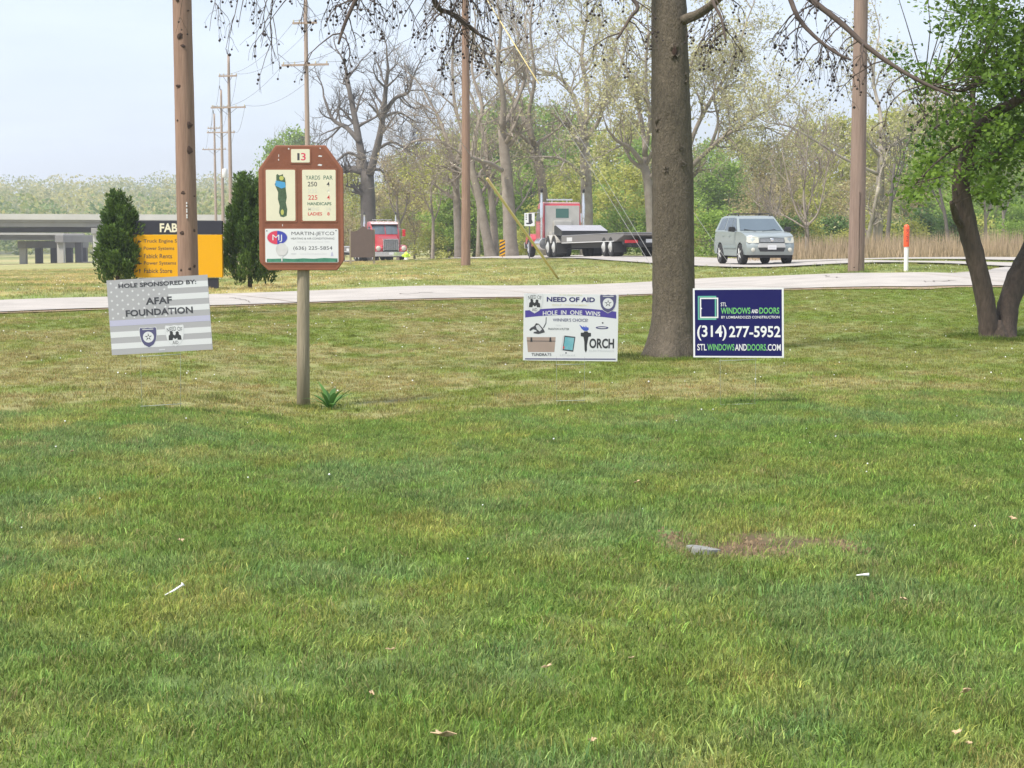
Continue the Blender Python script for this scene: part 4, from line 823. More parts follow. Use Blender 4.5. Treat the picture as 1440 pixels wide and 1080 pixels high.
    mb = MB(); mb.add([(-1.22, 4.45, 1.662), (1.22, 4.45, 1.662), (1.22, 5.93, 1.348), (-1.22, 5.93, 1.348)], [(0, 1, 2, 3)]); mb.build('ramp_plate', M['deck'], gn)
    mb = MB(); mb.box(-.8, .8, 6.2, 17.6, .45, .68); mb.build('trailer_chassis', M['frame_black'], root)
    mb = MB(); mb.box(-1.22, 1.22, 17.55, 17.7, .55, .72); tb = mb.build('tail_bar', M['frame_black'], root)
    for s_ in (-1, 1): mb = MB(); x0, x1 = sorted((s_ * .55, s_ * 1.15)); mb.box(x0, x1, 17.70, 17.73, .62, .76); mb.build('tail_light', M['tail_red'], tb)
    mb = MB(); mb.box(-.16, .16, 17.71, 17.73, .64, .80); mb.build('licence_plate', M['white_print'], tb)
    return root
tr1 = make_truck('red flatbed truck driving away with its empty trailer behind the tree trunk')
hx, hy = -.21, .978; tl = D(877, 84); ox, oy = tl.x + 1.25 * .978 + 17.9 * hx, tl.y + 1.25 * .21 + 17.9 * hy
ztail = h1(tl.x + 1.2, 84.5); zfr = h1(ox, oy); tr1.location = (ox, oy, zfr + .07 + (ztail - zfr) * .0); tr1.rotation_euler = (0, 0, math.pi + math.asin(.21))
tr1.rotation_euler.rotate_axis('X', math.atan2(ztail - zfr, 17.9))
tr2 = copy_tree(tr1); g = D(539, 135.5); tr2.location = (g.x, g.y, g.z + .03); tr2.rotation_euler = (0, 0, R(15)); tr2['label'] = 'red truck coming towards the lawn, half hidden behind the brown signboard'

# ------------------------------------------------------------------ motorway bridge on the left
def bridge():
    root = empty('overpass_bridge', (-60, 232, -2.2)); tag(root, 'grey concrete overpass on columns beyond the dry field', 'bridge')
    T = Matrix.Translation(root.location).inverted()
    def part(name, mb, m, **k): o = mb.build(name, m, root, **k); o.matrix_parent_inverse = T; return o
    X = lambda u, d: (u - 720) / F * d
    def deck(d, u0, u1, vt, vp, vg, vb, depth, slope=0.0):
        x0, x1 = X(u0, d), X(u1, d); zt, zp_, zg, zb = (zat(v, d) for v in (vt, vp, vg, vb))
        def sl(mb):
            mb.v = [(x, y, z + slope * (x - x1)) for x, y, z in mb.v]; return mb
        part('parapet', sl(MB().box(x0, x1, d - .2, d + .15, zp_, zt)), M['bridge_light']); part('deck_slab', sl(MB().box(x0, x1, d, d + depth, zp_ - .25, zp_ - .004)), M['bridge'])
        for i in range(4): part('girder_and_shade', sl(MB().box(x0, x1, d + .3 + i * (depth - 1) / 3, d + .75 + i * (depth - 1) / 3, zg if i else zg, zp_ - .26)), M['girder_and_shade'] if i else M['bridge'])  # inner ones coloured darker, the underside shade is in the material
        part('far_parapet', sl(MB().box(x0, x1, d + depth - .3, d + depth, zp_ - .003, zt - .05)), M['bridge'])
        return zg
    def bent(u, d, vt, vb, depth, n, vfoot, skew=0.0):
        x = X(u, d); zt, zb, zf = zat(vt, d), zat(vb, d), zat(vfoot, d) - 1
        part('pier_cap', MB().prism([(x - .55, d - .3), (x + .55, d - .3), (x + .55 + skew, d + depth), (x - .55 + skew, d + depth)], 'z', zb, zt), M['bridge'], bevel=.05)
        for i in range(n): sx = skew * i / max(1, n - 1); part('column', MB().box(x - .42 + sx, x + .42 + sx, d + .1 + i * (depth - 1.2) / max(1, n - 1), d + 1.1 + i * (depth - 1.2) / max(1, n - 1), zf, zb - .01), M['bridge_light'] if i == 0 else M['girder_and_shade'])  # columns behind the front one painted dark for the shade under the deck
    deck(225, -420, 330, 302, 310, 320, 322, 13, slope=-.004); bent(137, 225, 320.5, 329, 13, 4, 369, 4.0); bent(-60, 225, 320.5, 329, 13, 4, 371); bent(292, 225, 320.5, 329, 13, 4, 367)
    part('girder_and_shade', MB().box(X(-420, 236), X(250, 236), 236, 240, zat(327, 236), zat(319.5, 236)), M['girder_and_shade'])  # dark box added in place of the shade beneath the front deck
    deck(245, -420, 92, 327.5, 330.5, 338, 339, 12, slope=-.003); bent(86, 245, 330.5, 341, 12, 4, 369, 4.6); bent(33, 247, 339, 349, 12, 5, 369, 5.6); bent(-70, 247, 334, 345, 12, 4, 369)
    bent(150, 262, 330, 338, 10, 3, 369)
    return root
bridge()

# ------------------------------------------------------------------ trees
def leaf_cloud(name, C, size, m, parent, up=.35, asp=.6, tint=None, seed=0):
    """one small folded leaf quad at every centre"""
    r = np.random.default_rng(seed); n = len(C); C = np.asarray(C, float)
    nr = r.standard_normal((n, 3)); nr[:, 2] += up * 2; nr /= np.linalg.norm(nr, axis=1)[:, None]
    a = np.cross(nr, r.standard_normal((n, 3))); a /= np.linalg.norm(a, axis=1)[:, None] + 1e-9; b = np.cross(nr, a)
    s = size * r.uniform(.6, 1.35, n)[:, None]
    V = np.stack([C - a * s, C + b * s * asp - nr * s * .12, C + a * s, C - b * s * asp - nr * s * .12], 1).reshape(-1, 3)
    t = np.clip((tint if tint is not None else r.random(n)) + r.normal(0, .12, n), 0, 1)
    return mesh_np(name, V, np.arange(4 * n).reshape(n, 4), m, parent, {'tint': ('FLOAT', np.repeat(t, 4))})
def rvec(): return Vector((random.gauss(0, 1), random.gauss(0, 1), random.gauss(0, 1))).normalized()
def grow(mb, p, dr, ln, r, lev, tips, upb=.15, wob=.28, nch=(5, 4, 4), sides=(6, 4, 3, 3), ratio=.55, rmin=.008, spread=.9):
    n = 5 if lev < 2 else 4; pts = [Vector(p)]; dirs = []; dcur = Vector(dr).normalized()
    for i in range(n):
        dcur = (dcur + rvec() * wob + Vector((0, 0, upb))).normalized(); dirs.append(dcur); pts.append(pts[-1] + dcur * ln / n)
    rad = [max(rmin, r * (1 - .72 * i / n)) for i in range(n + 1)]
    mb.tube(pts, rad, sides[min(lev, 3)], cap=False)
    tips.append(pts[-1]); 
    if lev >= 2: tips.append(pts[len(pts) // 2])
    if lev < len(nch):
        for k in range(nch[lev]):
            t = random.uniform(.25, 1.0); i = min(n - 1, int(t * n)); q_ = pts[i].lerp(pts[i + 1], t * n - i)
            side = dirs[i].cross(rvec()).normalized(); nd = (dirs[i] * random.uniform(.5, 1) + side * spread).normalized()
            grow(mb, q_, nd, ln * ratio * random.uniform(.7, 1.2), max(rmin, rad[i] * .55), lev + 1, tips, upb, wob, nch, sides, ratio, rmin, spread)
def px_limb(pl, d, dy0=0, dy1=0):
    n = len(pl); return [P(u, v, d + dy0 + (dy1 - dy0) * i / max(1, n - 1)) for i, (u, v) in enumerate(pl)]
def densify(pts, k=4): 
    q_ = [tuple(p) for p in pts]
    if len(q_) < 3: return [Vector(p) for p in q_]
    out = []; p = [Vector(x) for x in q_]; p = [p[0] * 2 - p[1]] + p + [p[-1] * 2 - p[-2]]
    for i in range(1, len(p) - 2):
        a, b, c, e = p[i - 1:i + 3]
        for j in range(k): t = j / k; out.append(.5 * ((2 * b) + (c - a) * t + (2 * a - 5 * b + 4 * c - e) * t * t + (3 * b - a - 3 * c + e) * t ** 3))
    out.append(p[-2]); return out
def traced_tree(name, label, d, limbs, bark, seed, per=7, ln=2.6, nch=(4, 4), leaf=None, nleaf=0, lsize=.12, upb=.12, group='old trees at the wood edge', start=.35, spread=.9, sub=None):
    """limbs: (pixel polyline, width at foot and tip in pixels, depth offset of the tip); the first one is the trunk"""
    random.seed(seed); foot = D(limbs[0][0][0][0], d); root = empty(name, foot); tag(root, label, 'tree', group); sc = d / F
    tips = []; br = MB(); off = root.location
    for i, (pl, w0, w1, dd) in enumerate(limbs):
        pts = px_limb(pl, d, 0 if i == 0 else dd * .2, dd)
        if i == 0: pts[0] = Vector((pts[0].x, d, foot.z - .5))
        pts = [p - off for p in densify(pts, 4)]; n = len(pts); rad = [(w0 + (w1 - w0) * k / (n - 1)) * sc / 2 * (.86 if d < 130 else 1) for k in range(n)]
        if i == 0: rad[0] *= 1.35; rad[1] *= 1.12
        mb = MB(); mb.tube(pts, rad, 10, jit=.03); mb.build('trunk' if i == 0 else 'limb', bark, root, smooth=True)
        for k in range(per if i else max(2, per // 2)):
            t = random.uniform(start if i else .6, 1); j = min(n - 2, int(t * (n - 1))); q_ = pts[j].lerp(pts[j + 1], random.random()); tg = (pts[j + 1] - pts[j]).normalized()
            side = tg.cross(rvec()).normalized(); grow(br, q_, tg * .6 + side * spread, ln * random.uniform(.6, 1.2), rad[j] * .55, 0, tips, upb, .3, nch, rmin=.011)
        if i or len(limbs) == 1: grow(br, pts[-1], pts[-1] - pts[-2], ln, rad[-1] * .95, 0, tips, upb, .3, nch, rmin=.011)
    br.build('branches', bark, root, smooth=True, fix=False)
    if leaf:
        T = np.array([tuple(t) for t in tips]); r = np.random.default_rng(seed); ii = r.integers(0, len(T), nleaf)
        C = T[ii] + r.normal(0, .28, (nleaf, 3)); leaf_cloud('crown', C, lsize, leaf, root, tint=r.random(len(T))[ii], seed=seed)
    return root
BF, BO, BP = M['bark_far'], M['bark_oak'], M['bark_pale']
traced_tree('bare_oak', 'large bare oak with spreading black limbs behind the approaching red truck', 152,
    [([(519, 366), (518, 300), (516, 240)], 25, 19, 0), ([(514, 245), (506, 205), (499, 165), (490, 120), (486, 95)], 13, 4, 2), ([(520, 245), (532, 200), (539, 160), (543, 120), (546, 95)], 12, 4, -2),
     ([(506, 200), (488, 180), (468, 168), (455, 135)], 8, 3, 3), ([(540, 160), (556, 138), (574, 130), (580, 110)], 7, 2.5, -3), ([(538, 165), (560, 158), (582, 170)], 5, 2, 3), ([(512, 225), (490, 215), (470, 228), (448, 222)], 5, 2, -2), ([(530, 210), (552, 200), (575, 212)], 5, 2, 2), ([(525, 238), (536, 240), (544, 252)], 5, 1.5, 1)],
    BO, 3, per=8, ln=2.9, nch=(6, 5), upb=.08)
traced_tree('woodland_tree', 'leaning bare tree beside the slim pole with a long limb reaching left', 122,
    [([(646, 364), (643, 300), (640, 235)], 15, 11, 0), ([(640, 240), (628, 205), (606, 196), (580, 200), (562, 216)], 7, 2, -2), ([(640, 238), (626, 190), (614, 160), (590, 118)], 8, 2.5, 2), ([(641, 236), (650, 190), (640, 150), (636, 90), (640, 40)], 8, 3, 3), ([(642, 245), (626, 235), (612, 232)], 4, 1.5, -3)], BF, 5, per=8, ln=2.7, nch=(6, 5))
traced_tree('woodland_tree', 'pair of forked grey trunks right of the slim pole', 118,
    [([(692, 364), (682, 320), (672, 270), (660, 225)], 19, 10, 0), ([(664, 240), (668, 190), (678, 150), (664, 100), (668, 40)], 9, 3, 2), ([(696, 364), (694, 310), (688, 250), (680, 190), (668, 150)], 15, 5, 4), ([(686, 245), (676, 228), (660, 220)], 6, 2, -2)], BF, 8, per=7, ln=2.9, nch=(5, 5), leaf=M['leaf_bud'], nleaf=500, lsize=.09)
traced_tree('woodland_tree', 'thick trunk with a pale broken limb beside the hazard marker', 114,
    [([(719, 364), (716, 300), (711, 230), (706, 180)], 25, 15, 0), ([(706, 182), (708, 140), (700, 95), (704, 40), (698, -10)], 12, 3, -2), ([(706, 240), (690, 230), (675, 226), (660, 220)], 8, 4, -3), ([(706, 180), (728, 140), (742, 90), (738, 30)], 8, 3, 3), ([(722, 300), (738, 280), (748, 258)], 4, 1.5, 1)], BF, 12, per=7, ln=2.9, nch=(5, 5), leaf=M['leaf_bud'], nleaf=500, lsize=.09)
traced_tree('woodland_tree', 'tall curving bare tree right behind the flatbed cab', 122,
    [([(768, 364), (765, 290), (758, 230), (750, 200)], 17, 13, 0), ([(752, 205), (738, 170), (722, 140), (700, 110), (676, 75)], 10, 4, 2), ([(751, 205), (744, 160), (752, 110), (746, 50), (748, 10)], 8, 3, -2), ([(752, 215), (738, 195), (720, 182), (700, 175)], 6, 2.5, -2), ([(735, 150), (726, 110), (730, 60), (720, 20)], 5, 2, 3)], BF, 15, per=7, ln=2.9, nch=(5, 5), leaf=M['leaf_bud'], nleaf=900, lsize=.09)
traced_tree('sycamore_tree', 'pale barked sycamore rising behind the flatbed trailer with a limb bending left', 124,
    [([(826, 364), (825, 290), (823, 220), (820, 180)], 22, 16, 0), ([(822, 250), (808, 236), (790, 224), (772, 221), (742, 221)], 7, 3, -3), ([(820, 185), (812, 150), (796, 118), (772, 102), (745, 95)], 9, 3, 2), ([(821, 185), (826, 130), (818, 80), (826, 20)], 10, 4, 3), ([(824, 195), (842, 170), (852, 138), (868, 110), (880, 60)], 8, 3, -2)], BP, 18, per=8, ln=3.0, nch=(5, 4), leaf=M['leaf_bud'], nleaf=6500, lsize=.09)
traced_tree('woodland_tree', 'dark forked tree showing just left of the smooth foreground trunk', 112,
    [([(918, 364), (915, 300), (910, 250), (902, 225)], 19, 13, 0), ([(902, 228), (886, 208), (868, 198), (854, 182)], 9, 3, -2), ([(908, 235), (905, 190), (898, 150), (886, 110), (868, 70)], 9, 3, 3), ([(880, 205), (877, 180), (872, 160)], 4, 1.5, 1), ([(906, 220), (914, 170), (908, 110), (912, 40)], 8, 3, -2)], BF, 21, per=7, ln=2.8, nch=(5, 4), leaf=M['leaf_bud'], nleaf=5000, lsize=.10)
traced_tree('woodland_tree', 'wide budding tree spreading right of the smooth foreground trunk', 116,
    [([(958, 364), (960, 300), (962, 240)], 20, 15, 0), ([(962, 245), (985, 222), (1015, 195), (1050, 172), (1085, 150)], 9, 3, -3), ([(962, 243), (975, 190), (1000, 140), (1030, 90), (1050, 30)], 9, 3, 3), ([(1000, 205), (1010, 170), (1004, 130), (1020, 80)], 6, 2, 2), ([(962, 245), (955, 190), (962, 120), (990, 50)], 9, 3, -2), ([(1030, 185), (1070, 178), (1100, 190)], 4, 1.5, 2)], BF, 24, per=9, ln=3.0, nch=(5, 5), leaf=M['leaf_bud'], nleaf=13000, lsize=.09)
traced_tree('sycamore_tree', 'white limbed sycamore behind the thick utility pole', 104,
    [([(1232, 362), (1236, 300), (1238, 250), (1240, 205)], 17, 11, 0), ([(1234, 245), (1215, 236), (1185, 222), (1150, 200), (1110, 178), (1078, 172)], 6, 2, -3), ([(1240, 212), (1262, 200), (1282, 186), (1292, 165), (1310, 130)], 6, 2, 2), ([(1240, 210), (1238, 160), (1228, 110), (1236, 50)], 8, 2.5, 2), ([(1250, 204), (1275, 206), (1300, 206)], 4, 1.5, -1), ([(1214, 362), (1226, 310), (1236, 262)], 8, 6, -1)], BP, 27, per=7, ln=2.4, nch=(5, 4), leaf=M['leaf_bud'], nleaf=5500, lsize=.09)
traced_tree('young_tree', 'young bare tree with upright branches between the car and the thick pole', 78,
    [([(1135, 367), (1135, 335), (1134, 312)], 8, 6, 0), ([(1134, 314), (1130, 280), (1133, 240), (1136, 200)], 4.5, 1.5, 0), ([(1134, 318), (1120, 296), (1110, 260), (1100, 215)], 4, 1.2, .6), ([(1135, 318), (1150, 300), (1158, 268), (1164, 235)], 4, 1.2, -.6), ([(1134, 322), (1112, 308), (1098, 300)], 3, 1, .8), ([(1135, 300), (1144, 262), (1148, 220)], 3, 1, .4)], BF, 31, per=6, ln=1.3, nch=(4, 3), upb=.25, spread=.6, group='young trees by the road')
traced_tree('woodland_tree', 'slender dark trunk between the white limbed sycamore and the marker post', 100, [([(1246, 362), (1250, 310), (1254, 270), (1258, 230)], 8, 4, 0), ([(1252, 290), (1262, 260), (1268, 230)], 4, 1.5, 1)], BO, 33, per=6, ln=1.8, nch=(4, 3))
traced_tree('woodland_tree', 'thin leaning trunk right of the marker post', 100, [([(1336, 362), (1330, 310), (1322, 270), (1318, 220)], 7, 3, 0), ([(1330, 305), (1312, 270), (1300, 255)], 3, 1.2, 1)], BO, 35, per=6, ln=1.8, nch=(4, 3), leaf=M['leaf_fresh'], nleaf=1500, lsize=.10)
for i, (u, d, hpx) in enumerate(((608, 128, 120), (560, 140, 110), (1385, 102, 130), (1410, 108, 140), (672, 140, 150), (1085, 125, 120))):
    lb = ('slim sapling left of the slim utility pole', 'slim sapling over the fire hydrant', 'thin trunk seen between the stems of the leafy tree', 'thin trunk right of the leafy tree fork', 'thin trunk hidden behind the slim utility pole', 'thin bare tree behind the silver car')[i]
    v0 = 362; traced_tree('young_tree', lb, d, [([(u, v0), (u + 1, v0 - hpx * .4), (u - 2, v0 - hpx * .7), (u + 1, v0 - hpx)], 6, 2, 0), ([(u + 1, v0 - hpx * .4), (u + 10, v0 - hpx * .6), (u + 14, v0 - hpx * .85)], 3, 1.2, .8), ([(u, v0 - hpx * .5), (u - 11, v0 - hpx * .7), (u - 13, v0 - hpx * .9)], 3, 1.2, -.8)],
        BF, 40 + i, per=6, ln=1.5, nch=(4, 3), upb=.2, leaf=M[('leaf_yellow', 'leaf_tan', 'leaf_fresh', 'leaf_fresh', 'leaf_fresh', 'leaf_tan')[i]], nleaf=900, lsize=.10, group='young trees by the road')

# leafy understorey of the wood: a few kinds, copied
def wood_tree(name, kind, seed, h, wr, m, nclump, per, lsize, low=.15, bare=.25, spread=.5):
    random.seed(seed); r = np.random.default_rng(seed); root = empty(name); tips = []; mb = MB()
    pts = [Vector((0, 0, -.4))]
    for i in range(7): pts.append(pts[-1] + Vector((random.gauss(0, .05) * h * .1, random.gauss(0, .05) * h * .1, h * .11)))
    tk = MB(); tk.tube(pts, [h * .017 * (1 - .1 * i) for i in range(8)], 7); tk.build('trunk', BF, root, smooth=True)
    for k in range(9):
        j = random.randint(2, 7); a = random.uniform(0, 6.28); grow(mb, pts[j], (math.cos(a), math.sin(a), .8), h * .28, h * .007, 0, tips, .12, .3, (4, 3), rmin=.012)
    mb.build('branches', BF, root, smooth=True, fix=False)
    th = r.uniform(0, 6.28, nclump); zz_ = r.uniform(low, 1, nclump); prof = np.sin(np.clip((zz_ - low) / (1 - low), 0, 1) ** .75 * math.pi * .93 + .15) ** .6
    rr = np.sqrt(r.uniform(.12, 1, nclump)) * wr * prof * (1 + .3 * r.standard_normal(nclump))
    CC = np.c_[rr * np.cos(th), rr * np.sin(th), zz_ * h]; keep = r.random(nclump) > bare; CC = CC[keep]
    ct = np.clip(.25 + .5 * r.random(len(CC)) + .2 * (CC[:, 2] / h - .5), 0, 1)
    ii = np.repeat(np.arange(len(CC)), per); C = CC[ii] + r.normal(0, spread, (len(ii), 3)) * np.array([1, 1, .7])
    leaf_cloud('crown', C, lsize, m, root, tint=ct[ii], seed=seed); return root
protos = {'fresh': [wood_tree('leafy_tree', 'fresh', 101 + i, 11, 3.4, M['leaf_fresh'], 130, 60, .17) for i in range(2)],
          'yellow': [wood_tree('leafy_tree', 'yellow', 111 + i, 10, 3.2, M['leaf_yellow'], 115, 55, .16, bare=.25) for i in range(2)],
          'tan': [wood_tree('budding_tree', 'tan', 121 + i, 10, 3.4, M['leaf_tan'], 110, 45, .13, bare=.25, spread=.6) for i in range(2)],
          'dark': [wood_tree('shrub', 'dark', 131 + i, 4.2, 2.3, M['leaf_dark'], 45, 60, .15, low=.03) for i in range(2)],
          'bush': [wood_tree('shrub', 'bush', 141 + i, 4.0, 2.3, M['leaf_yellow'], 45, 55, .14, low=.03) for i in range(2)],
          'gbush': [wood_tree('shrub', 'gbush', 151 + i, 4.5, 2.3, M['leaf_fresh'], 45, 60, .14, low=.03) for i in range(2)]}
LB = {'fresh': ('fresh green leafy tree in the wood behind the road', 'tree', 'fresh green trees in the wood'), 'yellow': ('yellow green budding tree in the wood behind the road', 'tree', 'yellow green trees in the wood'),
      'tan': ('tan brown budding tree in the wood behind the road', 'tree', 'tan budding trees in the wood'), 'dark': ('dark green shrub at the foot of the wood', 'shrub', 'dark shrubs under the wood'),
      'bush': ('yellow green shrub at the foot of the wood', 'shrub', 'yellow green shrubs under the wood'), 'gbush': ('fresh green shrub at the foot of the wood', 'shrub', 'green shrubs under the wood')}
used = set(); KIDS = {}
for c in bpy.data.objects:
    if c.parent: KIDS.setdefault(c.parent.name, []).append(c)
LAND = ((520, 'behind the bare oak'), (585, 'behind the approaching red truck'), (645, 'left of the slim utility pole'), (695, 'right of the slim utility pole'), (738, 'behind the hazard marker'), (800, 'behind the flatbed cab'), (868, 'behind the flatbed trailer'), (930, 'left of the smooth trunk'),
        (1000, 'right of the smooth trunk'), (1110, 'behind the silver car'), (1165, 'behind the young bare tree'), (1225, 'behind the thick cracked pole'), (1310, 'behind the orange marker post'), (1400, 'behind the leafy forked tree'), (9999, 'beyond the leafy forked tree'))
def plant(kind, u, d, s, sx=1.0, row=''):
    p = random.choice(protos[kind]); g = D(u, d)
    if p.name in used: o = copy_tree(p, None, KIDS)
    else: o = p; used.add(p.name)
    o.location = g; o.rotation_euler.z = random.uniform(0, 6.28); o.scale = (s * sx, s * sx, s); lb, ct_, gr_ = LB[kind]
    if 'far behind' not in lb: lb = (row + ' ' + lb.split(' in the wood')[0].split(' at the foot')[0] + ' ' + next(t for m_, t in LAND if u < m_)).strip()
    tag(o, lb, ct_, gr_)
random.seed(77)
def hpx(d, vtop, H): return (zat(vtop, d) - h1(0, d)) / H
for u, vt, kd in ((470, 250, 'tan'), (500, 238, 'yellow'), (535, 262, 'tan'), (565, 228, 'yellow'), (590, 205, 'yellow'), (618, 215, 'tan'), (645, 190, 'yellow'), (675, 165, 'fresh'), (705, 150, 'fresh'), (740, 148, 'fresh'), (775, 160, 'fresh'), (805, 170, 'fresh'),
                  (845, 190, 'yellow'), (880, 175, 'yellow'), (915, 200, 'fresh'), (960, 200, 'tan'), (1000, 205, 'fresh'), (1035, 200, 'yellow'), (1070, 215, 'tan'), (1105, 195, 'tan'), (1140, 180, 'yellow'), (1175, 175, 'yellow'), (1210, 185, 'tan'), (1250, 165, 'yellow'), (1290, 160, 'yellow'), (1325, 150, 'tan'), (1360, 165, 'yellow'), (1400, 160, 'fresh'), (1440, 150, 'fresh'), (1490, 160, 'yellow'), (1540, 150, 'fresh')):
    d = random.uniform(175, 225); H = {'fresh': 11, 'yellow': 10, 'tan': 10}[kd]; plant(kd, u + random.uniform(-8, 8), d, hpx(d, vt, H), .95, 'tall')
for u, vt, kd in ((480, 300, 'tan'), (548, 290, 'yellow'), (585, 270, 'tan'), (625, 262, 'fresh'), (660, 250, 'fresh'), (700, 262, 'fresh'), (745, 225, 'fresh'), (790, 240, 'yellow'), (850, 262, 'fresh'), (885, 240, 'yellow'), (935, 255, 'fresh'), (985, 250, 'fresh'), (1025, 235, 'fresh'), (1065, 255, 'tan'), (1100, 250, 'tan'), (1150, 255, 'yellow'), (1190, 262, 'tan'), (1225, 250, 'tan'), (1265, 245, 'tan'), (1300, 240, 'fresh'), (1345, 255, 'fresh'), (1385, 240, 'fresh'), (1430, 250, 'fresh'), (1480, 240, 'fresh'), (1530, 230, 'yellow')):
    d = random.uniform(135, 165); H = {'fresh': 11, 'yellow': 10, 'tan': 10}[kd]; plant(kd, u + random.uniform(-8, 8), d, hpx(d, vt, H), 1.25, 'lower')
for i, u in enumerate(range(602, 1560, 27)):
    d = random.uniform(140, 148) if u < 690 else random.uniform(124, 138) if u < 940 else random.uniform(104, 122); kd = random.choice(['dark', 'bush', 'gbush', 'gbush', 'bush']) if u < 940 else random.choice(['bush', 'dark', 'gbush'])
    plant(kd, u + random.uniform(-9, 9), d, hpx(d, random.uniform(300, 328), 4.2), 1.25)
LB['fresh'] = ('fresh green tree far behind the golf hole sign and the far poles', 'tree', 'far green trees by the pole line')
for u, vt in ((392, 196), (418, 182), (440, 205), (372, 245), (352, 258), (335, 275), (318, 285), (455, 240)):
    d = random.uniform(260, 310); plant('fresh', u, d, hpx(d, vt, 11), .8)

# far wooded hill
hx_ = np.linspace(-900, 900, 91); hy_ = np.linspace(370, 1300, 48); HX, HY = np.meshgrid(hx_, hy_)
def hill(x, y): return -5.0 + 20 * sstep(400, 950, y - .10 * x) * (.86 + .30 * fbm(x, y, .004, 3, 91)) + 3 * (fbm(x, y, .015, 2, 93) - .5)
HZ = hill(HX, HY); n1_, n2_ = HX.shape; ii = np.arange(n1_ * n2_).reshape(n1_, n2_)
hc = np.c_[np.tile([.13, .14, .06], (HX.size, 1)), np.ones(HX.size)]
tag(mesh_np('hill', np.c_[HX.ravel(), HY.ravel(), HZ.ravel()], np.stack([ii[:-1, :-1], ii[:-1, 1:], ii[1:, 1:], ii[1:, :-1]], -1).reshape(-1, 4), M['ground'], attrs={'col': ('FLOAT_COLOR', hc)}, smooth=True), kind='structure')
nc = 3400; r = np.random.default_rng(5); cy = r.uniform(375, 1050, nc); cx = r.uniform(-.42, .42, nc) * cy; cz_ = hill(cx, cy); ch = r.uniform(4, 16, nc); ct = np.clip(.5 + 1.6 * (fbm(cx, cy, .02, 2, 95) - .5) + r.normal(0, .11, nc), 0, 1)
per = 84; k = np.repeat(np.arange(nc), per); th = r.uniform(0, 6.28, nc * per); ph = r.uniform(-.3, 1, nc * per); rad = np.sqrt(np.clip(1 - ph ** 2, 0, 1)) * r.uniform(.6, 1, nc * per)
C = np.c_[cx[k] + ch[k] * .5 * rad * np.cos(th), cy[k] + ch[k] * .5 * rad * np.sin(th), cz_[k] + ch[k] * (.5 + .5 * ph)]
o = leaf_cloud('hillside_woods', C, .58, M['far_woods'], None, tint=ct[k], seed=4); tag(o, 'hazy mixed spring woods covering the far hillside', 'woods', kind='stuff')

# dry reeds along the side road
nr_ = 15000; y = r.uniform(73.5, 84, nr_); x = r.uniform(9.5, 34, nr_); kp = (x / y > .135 + .01 * r.standard_normal(nr_)); x, y = x[kp], y[kp]; nr_ = len(x); z = hz(x, y); hh = r.uniform(.6, 1.35, nr_) * (.7 + .5 * fbm(x, y, .5, 2, 3)); a = r.uniform(0, 6.28, nr_); w2 = .014
V = np.stack([np.c_[x - w2 * np.cos(a), y - w2 * np.sin(a), z - .05], np.c_[x + w2 * np.cos(a), y + w2 * np.sin(a), z - .05], np.c_[x + r.normal(0, .14, nr_), y + r.normal(0, .14, nr_), z + hh]], 1).reshape(-1, 3)
tag(mesh_np('dry_reeds', V, np.arange(3 * nr_).reshape(-1, 3), M['reed']), 'tall dry tan reeds along the side road', 'reeds', kind='stuff')

# ------------------------------------------------------------------ foreground tree with hanging seed balls
d = 19.5; random.seed(5); foot = D(945, d); sc = d / F; root = empty('sweetgum_tree', foot); tag(root, 'smooth grey brown trunk beside the blue sign, twigs hung with seed balls', 'tree')
ctr = [(946, 512), (946, 495), (947, 470), (948, 440), (948, 400), (947, 350), (946, 300), (945, 240), (944, 180), (943, 120), (942, 60), (941, 0), (940, -80), (944, -180), (938, -320), (942, -520)]
wid = [86, 78, 66, 60, 57, 56, 56, 55, 54, 53, 51, 50, 46, 40, 32, 20]
tp = [P(u, v, d) - foot for u, v in ctr]; tpd = densify(tp, 5); wd = np.interp(np.linspace(0, len(ctr) - 1, len(tpd)), range(len(ctr)), wid)
V = []; ns_ = 36
for i, p in enumerate(tpd):
    for j in range(ns_):
        a = 6.2832 * j / ns_; rr = wd[i] * sc / 2; z = p.z
        rr *= 1 + .05 * math.sin(2 * a + z * 1.1) + .025 * math.sin(3 * a - z * 2.3) + .012 * math.sin(7 * a + z * 5) + .016 * random.gauss(0, 1)
        if z < .45: rr *= 1 + (.45 - z) * .75 * (max(0, math.sin(3.0 * a + .6)) ** 1.5) + (.45 - z) * .10
        V.append((p.x + rr * math.cos(a), p.y + rr * math.sin(a), z))
Fc = [(i * ns_ + j, i * ns_ + (j + 1) % ns_, (i + 1) * ns_ + (j + 1) % ns_, (i + 1) * ns_ + j) for i in range(len(tpd) - 1) for j in range(ns_)]
mb = MB(); mb.add(V, Fc); trunk = mb.build('trunk', M['bark_grey'], root, smooth=True)
